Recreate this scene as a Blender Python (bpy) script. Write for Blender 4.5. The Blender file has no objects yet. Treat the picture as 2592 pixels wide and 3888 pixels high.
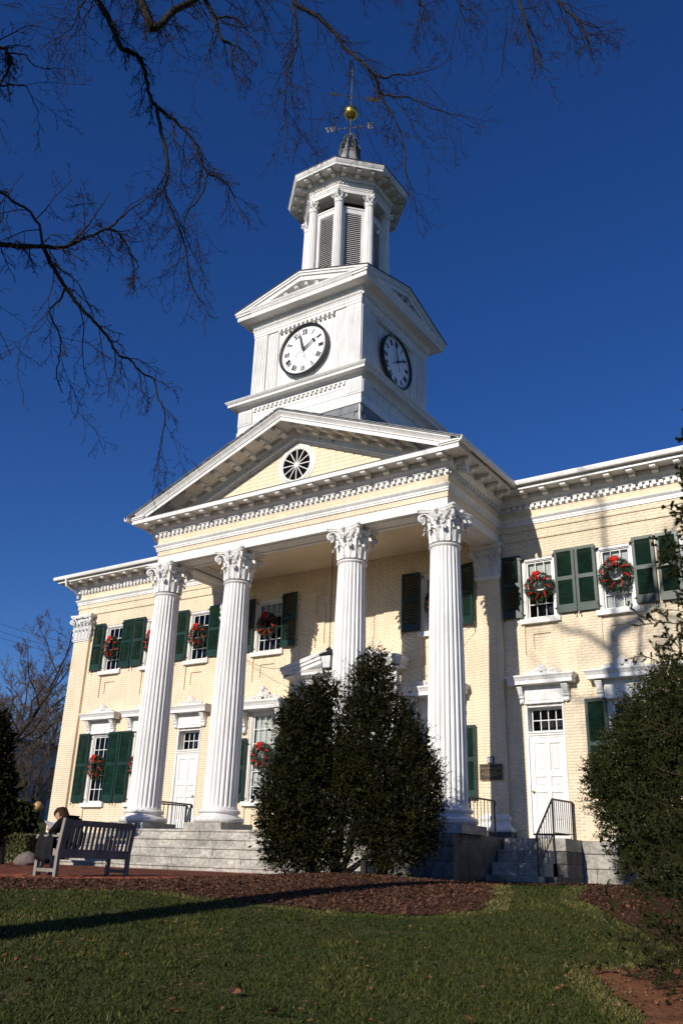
import bpy, math, random
import numpy as np
from mathutils import Vector, Matrix, Euler

SC = bpy.context.scene
COL = SC.collection
PI = math.pi
random.seed(7)
RNG = np.random.default_rng(7)

# ------------------------------------------------------------------ camera
CAM = Vector((14.564, -22.156, 0.337))
YAW, PITCH, ROLL, FPX = 0.59419, 0.38205, 0.03518, 3326.9
_F = Vector((-math.sin(YAW) * math.cos(PITCH), math.cos(YAW) * math.cos(PITCH), math.sin(PITCH)))
_R = Vector((math.cos(YAW), math.sin(YAW), 0))
_U = _R.cross(_F)
_R2 = _R * math.cos(ROLL) + _U * math.sin(ROLL)
_U2 = _U * math.cos(ROLL) - _R * math.sin(ROLL)
cam_data = bpy.data.cameras.new('camera')
cam = bpy.data.objects.new('camera', cam_data)
COL.objects.link(cam)
cam.matrix_world = Matrix(((_R2.x, _U2.x, -_F.x, CAM.x), (_R2.y, _U2.y, -_F.y, CAM.y), (_R2.z, _U2.z, -_F.z, CAM.z), (0, 0, 0, 1)))
cam_data.sensor_fit = 'VERTICAL'
cam_data.sensor_height = 22.2
cam_data.lens = FPX / 3888 * 22.2
cam_data.clip_end = 3000
cam_data.clip_start = 0.1
SC.camera = cam

# ------------------------------------------------------------------ sky, sun, exposure
SUN_TO = Vector((-0.085, -1.0, 0.455)).normalized()
SUN_EL = math.asin(SUN_TO.z)
world = bpy.data.worlds.new('World')
SC.world = world
world.use_nodes = True
wn = world.node_tree.nodes
wl = world.node_tree.links
sky = wn.new('ShaderNodeTexSky')
sky.sky_type = 'NISHITA'
sky.sun_disc = False
sky.sun_elevation = SUN_EL
sky.sun_rotation = math.atan2(SUN_TO.x, SUN_TO.y)
sky.altitude = 500
sky.air_density = 1.0
sky.dust_density = 0.0
sky.ozone_density = 6.0
hsv = wn.new('ShaderNodeHueSaturation'); hsv.inputs['Saturation'].default_value = 1.17; hsv.inputs['Hue'].default_value = 0.515
wl.new(sky.outputs[0], hsv.inputs['Color']); wl.new(hsv.outputs[0], wn['Background'].inputs[0])
wn['Background'].inputs[1].default_value = 0.093
sun_data = bpy.data.lights.new('sun', 'SUN')
sun_data.energy = 5.0
sun_data.angle = math.radians(0.53)
sun_data.color = (1.0, 0.93, 0.82)
sun = bpy.data.objects.new('sun', sun_data)
COL.objects.link(sun)
sun.rotation_euler = SUN_TO.to_track_quat('Z', 'Y').to_euler()
SC.view_settings.view_transform = 'Standard'
SC.view_settings.look = 'None'
SC.view_settings.gamma = 1.0
SC.view_settings.exposure = 0.0
SC.view_settings.use_curve_mapping = False

# ------------------------------------------------------------------ materials
MATS = {}
def mat(name, col, rough=0.6, metal=0.0, vary=0.12, scale=3.0, bump=0.0, bscale=40.0, spec=0.5, coat=0.0, col2=None, stretch=(1, 1, 1), detail=6, streak=0.0, rand=0.0, streak_z=.45):
    if name in MATS: return MATS[name]
    m = bpy.data.materials.new(name); m.use_nodes = True
    N = m.node_tree.nodes; L = m.node_tree.links
    b = N['Principled BSDF']
    b.inputs['Roughness'].default_value = rough
    b.inputs['Metallic'].default_value = metal
    b.inputs['Specular IOR Level'].default_value = spec
    b.inputs['Coat Weight'].default_value = coat
    b.inputs['Coat Roughness'].default_value = 0.25
    tc = N.new('ShaderNodeNewGeometry')
    mp = N.new('ShaderNodeMapping'); mp.inputs['Scale'].default_value = stretch
    L.new(tc.outputs['Position'], mp.inputs[0])
    n = N.new('ShaderNodeTexNoise'); n.inputs['Scale'].default_value = scale; n.inputs['Detail'].default_value = detail
    L.new(mp.outputs[0], n.inputs['Vector'])
    r = N.new('ShaderNodeValToRGB')
    c2 = col2 if col2 else tuple(c * (1 - 2 * vary) for c in col)
    r.color_ramp.elements[0].position = 0.32; r.color_ramp.elements[1].position = 0.66
    r.color_ramp.elements[0].color = (*c2, 1); r.color_ramp.elements[1].color = (*col, 1)
    L.new(n.outputs['Fac'], r.inputs[0])
    colour = r.outputs[0]
    def times(sock, fac):
        # multiply a colour by a grey factor socket
        mx = N.new('ShaderNodeMix'); mx.data_type = 'RGBA'; mx.blend_type = 'MULTIPLY'; mx.inputs[0].default_value = 1
        L.new(sock, mx.inputs[6]); L.new(fac, mx.inputs[7]); return mx.outputs[2]
    if streak:                                   # rain streaks and dirt: noise drawn out downwards, broken up by patches
        m2 = N.new('ShaderNodeMapping'); m2.inputs['Scale'].default_value = (5, 5, streak_z); L.new(tc.outputs['Position'], m2.inputs[0])
        n3 = N.new('ShaderNodeTexNoise'); n3.inputs['Scale'].default_value = 2.2; n3.inputs['Detail'].default_value = 7; L.new(m2.outputs[0], n3.inputs['Vector'])
        n4 = N.new('ShaderNodeTexNoise'); n4.inputs['Scale'].default_value = .8; n4.inputs['Detail'].default_value = 8; L.new(tc.outputs['Position'], n4.inputs['Vector'])
        for nn, lo in ((n3, 1 - streak), (n4, 1 - streak * .8)):
            mr_ = N.new('ShaderNodeMapRange'); mr_.inputs[1].default_value = .36; mr_.inputs[2].default_value = .58; mr_.inputs[3].default_value = lo; mr_.inputs[4].default_value = 1.0
            L.new(nn.outputs['Fac'], mr_.inputs[0]); colour = times(colour, mr_.outputs[0])
    if rand:                                     # every object of this paint a little lighter or darker
        oi = N.new('ShaderNodeObjectInfo'); mr_ = N.new('ShaderNodeMapRange'); mr_.inputs[3].default_value = 1 - rand; mr_.inputs[4].default_value = 1 + rand * .3
        L.new(oi.outputs['Random'], mr_.inputs[0]); colour = times(colour, mr_.outputs[0])
    L.new(colour, b.inputs['Base Color'])
    if bump:
        n2 = N.new('ShaderNodeTexNoise'); n2.inputs['Scale'].default_value = bscale; n2.inputs['Detail'].default_value = 5
        L.new(mp.outputs[0], n2.inputs['Vector'])
        bp = N.new('ShaderNodeBump'); bp.inputs['Strength'].default_value = bump; bp.inputs['Distance'].default_value = 0.02
        L.new(n2.outputs['Fac'], bp.inputs['Height']); L.new(bp.outputs[0], b.inputs['Normal'])
    MATS[name] = m
    return m

random.seed(7)
CREAM = mat('cream_paint', (0.82, 0.685, 0.495), 0.62, vary=0.04, scale=1.3, streak=0.10, bump=0.25, bscale=60)
CREAMD = mat('cream_joint', (0.80, 0.665, 0.475), 0.7, vary=0.05, scale=1.3, streak=0.10)
WHITE = mat('white_paint', (0.80, 0.79, 0.77), 0.45, vary=0.04, scale=2.0, streak=0.14, bump=0.12, bscale=25)
WHITEB = mat('white_boards', (0.80, 0.79, 0.77), 0.5, vary=0.06, scale=1.2, streak=0.14, stretch=(1, 1, 9), bump=0.12)
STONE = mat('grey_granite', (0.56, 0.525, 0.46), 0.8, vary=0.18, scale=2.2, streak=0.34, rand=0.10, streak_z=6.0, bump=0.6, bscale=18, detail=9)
STONE_DARK_SHADE = mat('dark_and_shaded_granite', (0.18, 0.175, 0.165), 0.8, streak=0.40, rand=0.2, streak_z=4.0, vary=0.22, scale=3, bump=0.6, bscale=18)  # dark granite; on wall and floor stones the dark tone imitates shade
SLATE = mat('slate', (0.20, 0.21, 0.22), 0.45, vary=0.2, scale=4, bump=0.2)
ROOF = mat('roof_metal', (0.05, 0.05, 0.055), 0.5, vary=0.2, scale=1)
GREEN = mat('shutter_green', (0.008, 0.042, 0.028), 0.40, vary=0.25, scale=5, spec=0.38, rand=0.25)
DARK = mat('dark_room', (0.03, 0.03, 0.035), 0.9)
IRON = mat('black_iron', (0.012, 0.012, 0.013), 0.45, vary=0.2, spec=0.5)
BLACK = mat('black_enamel', (0.012, 0.014, 0.018), 0.4, vary=0.1)
GOLD = mat('gilding', (0.85, 0.55, 0.12), 0.28, 1.0, vary=0.1, scale=6)
BRASS = mat('aged_brass', (0.32, 0.22, 0.10), 0.4, 1.0, vary=0.2, scale=20)
COPPER = mat('verdigris_iron', (0.08, 0.085, 0.085), 0.6, vary=0.35, scale=9)
BRONZE = mat('bronze_plaque', (0.035, 0.025, 0.02), 0.45, 0.3, vary=0.2, scale=14)
BRICK = mat('red_paver', (0.30, 0.088, 0.048), 0.85, spec=0.15, rand=0.3, vary=0.22, scale=1.6, bump=0.4, bscale=50)
BRICKJ = mat('sand_joint', (0.20, 0.12, 0.09), 0.95)
TEAK = mat('weathered_teak', (0.26, 0.235, 0.20), 0.8, spec=0.2, vary=0.16, scale=7, stretch=(1, 1, 0.2), bump=0.3, bscale=30)
BARK = mat('grey_bark', (0.036, 0.030, 0.024), 0.9, spec=0.15, vary=0.25, scale=6, bump=0.9, bscale=22, stretch=(1, 1, 0.35))
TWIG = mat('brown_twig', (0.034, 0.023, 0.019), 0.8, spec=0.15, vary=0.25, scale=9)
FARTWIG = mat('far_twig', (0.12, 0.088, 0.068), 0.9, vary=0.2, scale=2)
LEAF = mat('yew_leaf', (0.020, 0.021, 0.005), 0.55, vary=0.30, scale=1.6, spec=0.08, col2=(0.007, 0.009, 0.003))
LEAF2 = mat('boxwood_leaf', (0.031, 0.036, 0.008), 0.5, vary=0.30, scale=1.6, spec=0.12, col2=(0.012, 0.017, 0.005))
LEAF_NEW = mat('yew_new_growth', (0.044, 0.038, 0.009), 0.5, vary=0.25, scale=8, spec=0.2)
LEAF2_NEW = mat('boxwood_new_growth', (0.055, 0.055, 0.012), 0.5, vary=0.25, scale=8, spec=0.25)
HEDGE = mat('hedge_leaf', (0.085, 0.095, 0.022), 0.5, vary=0.2, scale=4)
SPRUCE = mat('spruce_needle', (0.036, 0.046, 0.014), 0.7, vary=0.25, scale=3, spec=0.06)
SOIL = mat('lawn_soil', (0.075, 0.072, 0.026), 0.95, spec=0.08, vary=0.25, scale=1.3, bump=0.7, bscale=14, col2=(0.040, 0.052, 0.016))
MULCH = mat('bark_mulch', (0.082, 0.039, 0.022), 0.95, spec=0.08, vary=0.3, scale=7, bump=1.0, bscale=30)
CHIP = mat('mulch_chip', (0.15, 0.072, 0.040), 0.9, spec=0.1, vary=0.35, scale=16, col2=(0.06, 0.03, 0.022))
DIRT = mat('red_dirt', (0.20, 0.088, 0.042), 0.95, spec=0.08, vary=0.2, scale=5, bump=0.7, bscale=24)
RED = mat('red_ribbon', (0.48, 0.010, 0.004), 0.6, vary=0.15, scale=20, spec=0.12)
WREATH = mat('wreath_fir', (0.022, 0.055, 0.018), 0.55, vary=0.3, scale=12)
SKIN = mat('skin', (0.48, 0.25, 0.17), 0.5, vary=0.08, scale=12)
HAIR = mat('brown_hair', (0.040, 0.019, 0.010), 0.7, vary=0.25, scale=40, spec=0.12)
COAT = mat('black_cotton', (0.008, 0.008, 0.009), 0.9, vary=0.2, scale=14, bump=0.3, spec=0.08)
COAT2 = mat('charcoal_wool', (0.018, 0.018, 0.021), 0.9, vary=0.2, scale=20, bump=0.4, spec=0.08)
DENIM = mat('blue_denim', (0.19, 0.25, 0.36), 0.85, vary=0.2, scale=14, bump=0.3)
SHOE = mat('dark_shoe', (0.03, 0.025, 0.022), 0.5)
PAPER = mat('white_paper', (0.85, 0.85, 0.83), 0.7, vary=0.02)
BLIND = mat('window_blind', (0.62, 0.64, 0.62), 0.7, vary=0.03)
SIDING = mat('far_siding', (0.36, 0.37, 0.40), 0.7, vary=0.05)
ROCK = mat('brown_rock', (0.16, 0.12, 0.11), 0.9, vary=0.25, scale=5, bump=0.8, bscale=9)
DULL = mat('tarnished_brass', (0.20, 0.175, 0.10), 0.6, vary=0.2, scale=20)
GLOBE = mat('amber_globe', (0.42, 0.24, 0.085), 0.35, vary=0.06)
FROST = mat('frosted_glass', (0.72, 0.74, 0.74), 0.25, vary=0.12, scale=4)
STRAW = mat('dead_leaf', (0.32, 0.11, 0.04), 0.8, vary=0.3, scale=30)

def glass_mat(name, tint, mixfac):
    m = bpy.data.materials.new(name); m.use_nodes = True
    N = m.node_tree.nodes; L = m.node_tree.links
    for n in list(N): N.remove(n)
    out = N.new('ShaderNodeOutputMaterial'); mix = N.new('ShaderNodeMixShader')
    tr = N.new('ShaderNodeBsdfTransparent'); tr.inputs[0].default_value = (*tint, 1)
    gl = N.new('ShaderNodeBsdfGlossy'); gl.inputs['Roughness'].default_value = 0.03
    lw = N.new('ShaderNodeLayerWeight'); lw.inputs[0].default_value = mixfac
    tc = N.new('ShaderNodeTexCoord'); nz = N.new('ShaderNodeTexNoise'); nz.inputs['Scale'].default_value = 2.2
    bp = N.new('ShaderNodeBump'); bp.inputs['Strength'].default_value = 0.08; bp.inputs['Distance'].default_value = 0.05
    L.new(tc.outputs['Object'], nz.inputs['Vector']); L.new(nz.outputs[0], bp.inputs['Height']); L.new(bp.outputs[0], gl.inputs['Normal'])
    L.new(lw.outputs['Fresnel'], mix.inputs[0]); L.new(tr.outputs[0], mix.inputs[1]); L.new(gl.outputs[0], mix.inputs[2]); L.new(mix.outputs[0], out.inputs[0])
    return m
GLASS = glass_mat('old_window_glass', (0.80, 0.82, 0.82), 0.26)
GLASSD = glass_mat('dim_gable_glass', (0.6, 0.6, 0.6), 0.10)  # sky reflection turned down and tint darkened so the panes look dark

def grass_mat():
    m = bpy.data.materials.new('grass_blade'); m.use_nodes = True
    N = m.node_tree.nodes; L = m.node_tree.links; b = N['Principled BSDF']
    b.inputs['Roughness'].default_value = 0.6; b.inputs['Specular IOR Level'].default_value = 0.12
    at = N.new('ShaderNodeAttribute'); at.attribute_name = 'tone'
    r = N.new('ShaderNodeValToRGB')
    e = r.color_ramp.elements
    e[0].position = 0.0; e[0].color = (0.017, 0.027, 0.005, 1)
    e[1].position = 1.0; e[1].color = (0.25, 0.19, 0.095, 1)
    k = r.color_ramp.elements.new(0.45); k.color = (0.052, 0.062, 0.012, 1)
    k = r.color_ramp.elements.new(0.72); k.color = (0.13, 0.112, 0.034, 1)
    L.new(at.outputs['Fac'], r.inputs[0]); L.new(r.outputs[0], b.inputs['Base Color'])
    return m
GRASS = grass_mat()

# ------------------------------------------------------------------ mesh helpers
class MB:
    def __init__(s): s.v = []; s.f = []
    def add(s, vs, fs):
        o = len(s.v); s.v.extend(vs); s.f.extend([tuple(i + o for i in f) for f in fs]); return s
    def box(s, x0, x1, y0, y1, z0, z1):
        return s.add([(x0, y0, z0), (x1, y0, z0), (x1, y1, z0), (x0, y1, z0), (x0, y0, z1), (x1, y0, z1), (x1, y1, z1), (x0, y1, z1)],
                     [(0, 3, 2, 1), (4, 5, 6, 7), (0, 1, 5, 4), (1, 2, 6, 5), (2, 3, 7, 6), (3, 0, 4, 7)])
    def quad(s, a, b, c, d): return s.add([a, b, c, d], [(0, 1, 2, 3)])
    def bbox(s, x0, x1, y0, y1, z0, z1, b):
        # box with a bevelled front (towards -y)
        return s.add([(x0, y1, z0), (x1, y1, z0), (x1, y1, z1), (x0, y1, z1), (x0, y0 + b, z0), (x1, y0 + b, z0), (x1, y0 + b, z1), (x0, y0 + b, z1),
                      (x0 + b, y0, z0 + b), (x1 - b, y0, z0 + b), (x1 - b, y0, z1 - b), (x0 + b, y0, z1 - b)],
                     [(0, 1, 5, 4), (1, 2, 6, 5), (2, 3, 7, 6), (3, 0, 4, 7), (4, 5, 9, 8), (5, 6, 10, 9), (6, 7, 11, 10), (7, 4, 8, 11), (8, 9, 10, 11), (3, 2, 1, 0)])
    def prism(s, poly, fn0, fn1):
        # poly: 2D points (ccw); fn0/fn1 map them to the two end rings
        n = len(poly); a = [fn0(*p) for p in poly]; b = [fn1(*p) for p in poly]
        return s.add(a + b, [tuple(range(n - 1, -1, -1)), tuple(range(n, 2 * n))] + [(i, (i + 1) % n, n + (i + 1) % n, n + i) for i in range(n)])
    def tube(s, pts, rad, n=6, cap=True):
        pts = [Vector(p) for p in pts]; m = len(pts)
        if not hasattr(rad, '__len__'): rad = [rad] * m
        o = len(s.v); ref = None
        for i, p in enumerate(pts):
            t = (pts[min(i + 1, m - 1)] - pts[max(i - 1, 0)])
            if t.length < 1e-9: t = Vector((0, 0, 1))
            t.normalize()
            if ref is None: ref = t.orthogonal().normalized()
            ref = (ref - t * ref.dot(t))
            ref = ref.normalized() if ref.length > 1e-6 else t.orthogonal().normalized()
            bi = t.cross(ref)
            for k in range(n):
                a = 2 * PI * k / n
                q = p + (ref * math.cos(a) + bi * math.sin(a)) * rad[i]
                s.v.append((q.x, q.y, q.z))
        for i in range(m - 1):
            for k in range(n):
                k2 = (k + 1) % n
                s.f.append((o + i * n + k, o + i * n + k2, o + (i + 1) * n + k2, o + (i + 1) * n + k))
        if cap:
            s.f.append(tuple(o + k for k in range(n - 1, -1, -1))); s.f.append(tuple(o + (m - 1) * n + k for k in range(n)))
        return s
    def lathe(s, prof, n=24, c=(0, 0, 0), a0=0.0, capt=True):
        o = len(s.v); m = len(prof)
        for r, z in prof:
            for k in range(n):
                a = a0 + 2 * PI * k / n
                s.v.append((c[0] + r * math.cos(a), c[1] + r * math.sin(a), c[2] + z))
        for i in range(m - 1):
            for k in range(n):
                k2 = (k + 1) % n
                s.f.append((o + i * n + k, o + i * n + k2, o + (i + 1) * n + k2, o + (i + 1) * n + k))
        if capt:
            s.f.append(tuple(o + k for k in range(n - 1, -1, -1))); s.f.append(tuple(o + (m - 1) * n + k for k in range(n)))
        return s
    def ball(s, c, r, n=12, sz=1.0):
        pr = [(max(1e-4, r * math.sin(PI * i / n)), -r * sz * math.cos(PI * i / n)) for i in range(n + 1)]
        return s.lathe(pr, n * 2, c)
    def sweep(s, path, prof, closed=False, capped=True):
        # prof: (outward offset, z) pairs swept along a plan polyline with mitred corners; outward = right of travel
        n = len(path); P = [Vector((p[0], p[1])) for p in path]; rings = []
        for i in range(n):
            d0 = (P[i] - P[i - 1]) if (i > 0 or closed) else (P[i + 1] - P[i])
            d1 = (P[(i + 1) % n] - P[i]) if (i < n - 1 or closed) else d0
            d0 = d0.normalized(); d1 = d1.normalized()
            n0 = Vector((d0.y, -d0.x)); n1 = Vector((d1.y, -d1.x)); b = (n0 + n1).normalized(); b = b / max(0.2, b.dot(n0))
            rings.append([(P[i].x + b.x * o, P[i].y + b.y * o, z) for o, z in prof])
        o = len(s.v); k = len(prof)
        for r in rings: s.v.extend(r)
        for i in range(n if closed else n - 1):
            j = (i + 1) % n
            for q in range(k - 1):
                s.f.append((o + i * k + q, o + j * k + q, o + j * k + q + 1, o + i * k + q + 1))
        if not closed and capped:
            s.f.append(tuple(o + q for q in range(k))); s.f.append(tuple(o + (n - 1) * k + q for q in range(k - 1, -1, -1)))
        return s
    def xf(s, M, start=0):
        for i in range(start, len(s.v)):
            q = M @ Vector(s.v[i]); s.v[i] = (q.x, q.y, q.z)
        return s
    def join(s, o, M=None):
        vs = o.v if M is None else [tuple(M @ Vector(v)) for v in o.v]
        return s.add(vs, o.f)
    def mesh(s, name, m, smooth=None):
        me = bpy.data.meshes.new(name); me.from_pydata(s.v, [], s.f)
        if m is not None: me.materials.append(m)
        if smooth:
            me.shade_smooth(); me.set_sharp_from_angle(angle=smooth)
        me.update()
        return me
    def build(s, name, m, parent=None, smooth=None, loc=(0, 0, 0), rot=None):
        return link(name, s.mesh(name, m, smooth), parent, loc, rot)

def link(name, me, parent=None, loc=(0, 0, 0), rot=None):
    o = bpy.data.objects.new(name, me); COL.objects.link(o); o.location = loc
    if rot is not None: o.rotation_euler = rot
    if parent is not None: o.parent = parent
    return o
def tag(o, label=None, cat=None, group=None, kind=None):
    if label: o['label'] = label
    if cat: o['category'] = cat
    if group: o['group'] = group
    if kind: o['kind'] = kind
    return o
def thing(name, label, cat, loc=(0, 0, 0), rz=0.0, group=None):
    o = bpy.data.objects.new(name, None); COL.objects.link(o); o.location = loc; o.rotation_euler = (0, 0, rz); o.empty_display_size = 0.2
    return tag(o, label, cat, group)
def part(name, parent, loc=(0, 0, 0), rot=None):
    return link(name, None, parent, loc, rot)
KIDS = {}
def copy_tree(o, parent=None, loc=None, rot=None):
    c = o.copy(); COL.objects.link(c)
    if parent is not None: c.parent = parent
    if loc is not None: c.location = loc
    if rot is not None: c.rotation_euler = rot
    for ch in o.children: copy_tree(ch, c)
    return c
def npmesh(name, V, Fq, m, attr=None):
    # V (n,3) float, Fq (k,w) int, w = 3 or 4
    me = bpy.data.meshes.new(name); n = len(V); k, w = Fq.shape
    me.vertices.add(n); me.vertices.foreach_set('co', np.ascontiguousarray(V, np.float32).ravel())
    me.loops.add(k * w); me.loops.foreach_set('vertex_index', np.ascontiguousarray(Fq, np.int32).ravel())
    me.polygons.add(k); me.polygons.foreach_set('loop_start', np.arange(0, k * w, w, dtype=np.int32))
    if attr is not None:
        a = me.attributes.new('tone', 'FLOAT', 'POINT'); a.data.foreach_set('value', np.ascontiguousarray(attr, np.float32))
    me.materials.append(m); me.update(calc_edges=True)
    return me

def ray(px, py):
    d = _F + _R2 * ((px - 1296) / FPX) - _U2 * ((py - 1944) / FPX)
    return d
def at(px, py, dist):
    # the place in the world seen at this spot of the photograph, at a horizontal distance in metres
    d = ray(px, py); d = d / math.hypot(d.x, d.y)
    return CAM + d * dist

# ================================================================== THE HALL
hall = thing('town_hall', 'two storey cream painted brick hall with white fluted columns and clock tower', 'building')
HX, HD = 12.6, 13.0                    # half width, depth
ZP, ZW0, ZE = 1.06, 1.05, 9.0          # porch floor, foot of the brickwork, foot of the entablature
CX = 6.22                              # doors / small windows beside the portico
UP = [(-10.48, .96), (-8.35, .96), (-CX, .96), (-3.14, 1.16), (3.14, 1.16), (CX, .96), (8.33, .96), (10.48, .96)]
LOW = [(-10.48, .96), (-8.35, .96), (8.33, .96), (10.48, .96)]
LOWD = [(-3.1, 1.12), (3.1, 1.12)]
DOORS = [-6.2, 6.2]
holes = [(x - w / 2, x + w / 2, 6.71, 8.45) for x, w in UP] + [(x - w / 2, x + w / 2, 2.05, 4.43) for x, w in LOW]
holes += [(x - w / 2, x + w / 2, 1.95, 4.78) for x, w in LOWD] + [(x - .5, x + .48, 1.16, 4.43) for x in DOORS] + [(-1.45, 1.45, 1.1, 5.2)]
REC = []                               # sunk panels under the upper windows: (x0,x1,z0,z1,depth)
for x, w in UP:
    REC.append((x - w / 2 + .01, x + w / 2 - .01, 5.72, 6.57, .045)); REC.append((x - w / 4, x + w / 4, 5.86, 6.30, .085))
for x, w in LOWD:
    REC.append((x - w / 2 + .01, x + w / 2 - .01, 1.1, 1.90, .045)); REC.append((x - w / 4, x + w / 4, 1.2, 1.66, .085))
for x, w in LOW:
    REC.append((x - w / 2 + .01, x + w / 2 - .01, 1.1, 1.90, .045))
REC.append((-1.26, 1.26, 6.6, 8.33, .05)); REC.append((-.95, .95, 6.75, 8.04, .095))

def wall_grid(mb, x0, x1, z0, z1, holes, recs, y):
    xs = sorted({x0, x1, *[min(max(h[i], x0), x1) for h in holes + recs for i in (0, 1)]})
    zs = sorted({z0, z1, *[min(max(h[i], z0), z1) for h in holes + recs for i in (2, 3)]})
    dep = {}
    for i in range(len(xs) - 1):
        for j in range(len(zs) - 1):
            cx, cz = (xs[i] + xs[i + 1]) / 2, (zs[j] + zs[j + 1]) / 2
            d = y
            for r in recs:
                if r[0] < cx < r[1] and r[2] < cz < r[3]: d = y + r[4]
            if any(h[0] < cx < h[1] and h[2] < cz < h[3] for h in holes): d = None
            dep[i, j] = d
            if d is not None: mb.quad((xs[i], d, zs[j]), (xs[i + 1], d, zs[j]), (xs[i + 1], d, zs[j + 1]), (xs[i], d, zs[j + 1]))
    for (i, j), d in dep.items():
        for di, dj in ((1, 0), (0, 1)):
            e = dep.get((i + di, j + dj), 'x')
            if e == 'x' or e == d: continue
            a = d if d is not None else y + .32; b = e if e is not None else y + .32
            if di: X = xs[i + 1]; mb.quad((X, a, zs[j]), (X, b, zs[j]), (X, b, zs[j + 1]), (X, a, zs[j + 1]))
            else: Z = zs[j + 1]; mb.quad((xs[i], a, Z), (xs[i + 1], a, Z), (xs[i + 1], b, Z), (xs[i], b, Z))

def lay_bricks(x0, x1, z0, z1, holes, recs, y, out, L=.232, H=.0745, J=.008):
    nrow = max(1, round((z1 - z0) / H)); h = (z1 - z0) / nrow
    for r in range(nrow):
        za, zb = z0 + r * h, z0 + (r + 1) * h; zm = (za + zb) / 2
        cuts = sorted({x0, x1, *[v for q in holes + recs if q[2] < zm < q[3] for v in q[:2] if x0 < v < x1]})
        for a, b in zip(cuts[:-1], cuts[1:]):
            m = (a + b) / 2
            if any(q[0] < m < q[1] and q[2] < zm < q[3] for q in holes): continue
            d = y
            for q in recs:
                if q[0] < m < q[1] and q[2] < zm < q[3]: d = y + q[4]
            x = math.floor(a / L) * L + (L / 2 if r % 2 else 0)
            while x > a: x -= L
            while x < b - .001:
                xa, xb = max(a, x), min(b, x + L)
                if xb - xa > .03: out.append((xa + J / 2, xb - J / 2, za + J / 2, zb - J / 2, d))
                x += L

def brick_mesh(name, lst, depth=.006, ch=.004):
    B = np.array(lst); n = len(B); jit = RNG.normal(0, .0012, n)
    V = np.zeros((n, 8, 3)); xa, xb, za, zb, y = B.T
    y = y + jit * .8 + .0040
    for k, (X, Z) in enumerate(((xa, za), (xb, za), (xb, zb), (xa, zb))):
        V[:, k, 0] = X; V[:, k, 1] = y + depth + .004; V[:, k, 2] = Z
    for k, (X, Z) in enumerate(((xa + ch, za + ch), (xb - ch, za + ch), (xb - ch, zb - ch), (xa + ch, zb - ch))):
        V[:, 4 + k, 0] = X; V[:, 4 + k, 1] = y; V[:, 4 + k, 2] = Z
    F = np.array([(4, 5, 6, 7), (0, 1, 5, 4), (1, 2, 6, 5), (2, 3, 7, 6), (3, 0, 4, 7)])
    F = (np.arange(n)[:, None, None] * 8 + F[None]).reshape(-1, 4)
    return npmesh(name, V.reshape(-1, 3), F, CREAM)

bricks = []
wb = MB()
wall_grid(wb, -HX, HX, ZW0, ZE, holes, REC, .006)
facade = wb.build('facade_wall', CREAMD, hall)
pilx = [(-5.12, -4.42), (4.42, 5.12), (-HX - .1, -11.75), (11.75, HX + .1)]
skip = holes + [(a, b, ZW0, ZE) for a, b in pilx]
lay_bricks(-HX, HX, ZW0, ZE, skip, REC, 0.0, bricks)
# other walls
ow = MB()
ow.box(-HX - .02, -HX + .3, .02, HD, ZW0, 9.95); ow.box(HX - .3, HX + .02, .02, HD, ZW0, 9.95); ow.box(-HX, HX, HD - .3, HD, ZW0, 9.95)
ow.box(-HX, HX, .33, .40, 5.5, 5.7)
ow.build('side_wall', CREAM, hall)
MB().box(-5.13, 5.13, .008, .3, 8.99, 9.30).build('upper_wall', CREAMD, hall); lay_bricks(-5.12, 5.12, 9.0, 9.225, [], [], .001, bricks)
# foundation of dressed stones under the wings
fb = MB()
fnd = fb.box(-HX - .1, HX + .1, -.06, HD + .1, -.6, 1.03).build('foundation', STONE_DARK_SHADE, hall)
for sx0, sx1 in ((7.0, 12.7), (-12.7, -5.45)):
    for k, (za, zb) in enumerate(((-.35, .05), (.05, .42), (.42, .75), (.75, 1.045))):
        x = sx0 - (k % 2) * .4
        while x < sx1:
            w = random.uniform(.65, 1.25); xa, xb = max(x, sx0), min(x + w, sx1)
            if xb - xa > .1: MB().bbox(xa + .006, xb - .006, -.14 - random.random() * .015, -.05, za + .006, zb - .006, .012).build('foundation_stone', STONE, fnd)
            x += w

# ---------------------------------------------------------------- pilasters
def leaf_blade(mb, base, up, out, side, H, W, curl, M=None):
    # an acanthus leaf: ribbed strip that climbs and rolls over at the tip, with lobed edges
    n = 9; start = len(mb.v); cols = 5
    for i in range(n):
        t = i / (n - 1)
        if t < .72: h = H * t / .72 * .93; o = curl * .22 * (t / .72) ** 2
        else:
            a = (t - .72) / .28 * PI * 1.15; h = H * .93 + math.sin(a) * curl * .36; o = curl * .22 + (1 - math.cos(a)) * curl * .40
        wd = W * (.62 + .5 * math.sin(PI * min(1, t * 1.05)) ) * (1 + .22 * math.cos(i * PI)) * (1 if t < .8 else .72)
        for c in range(cols):
            u = c / (cols - 1) * 2 - 1
            bulge = (.10 * H * (1 - abs(u)) if c % 2 == 0 else -.02 * H) * (1 if c == 2 else .6)
            p = base + up * h + out * (o + bulge) + side * (u * wd / 2)
            mb.v.append((p.x, p.y, p.z))
    for i in range(n - 1):
        for c in range(cols - 1):
            a = start + i * cols + c
            mb.f.append((a, a + 1, a + cols + 1, a + cols))

def spiral(mb, c, ux, uy, r, turns, rad, n=22, m=5, ph=0.0, dirn=1):
    pts = []; rr = []
    for i in range(n):
        t = i / (n - 1); a = ph + dirn * turns * 2 * PI * t; q = r * (1 - .82 * t)
        pts.append(c + ux * (q * math.cos(a)) + uy * (q * math.sin(a))); rr.append(rad * (1 - .45 * t))
    mb.tube(pts, rr, m)
    mb.ball(tuple(c), rad * 1.25, 4)

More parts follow.
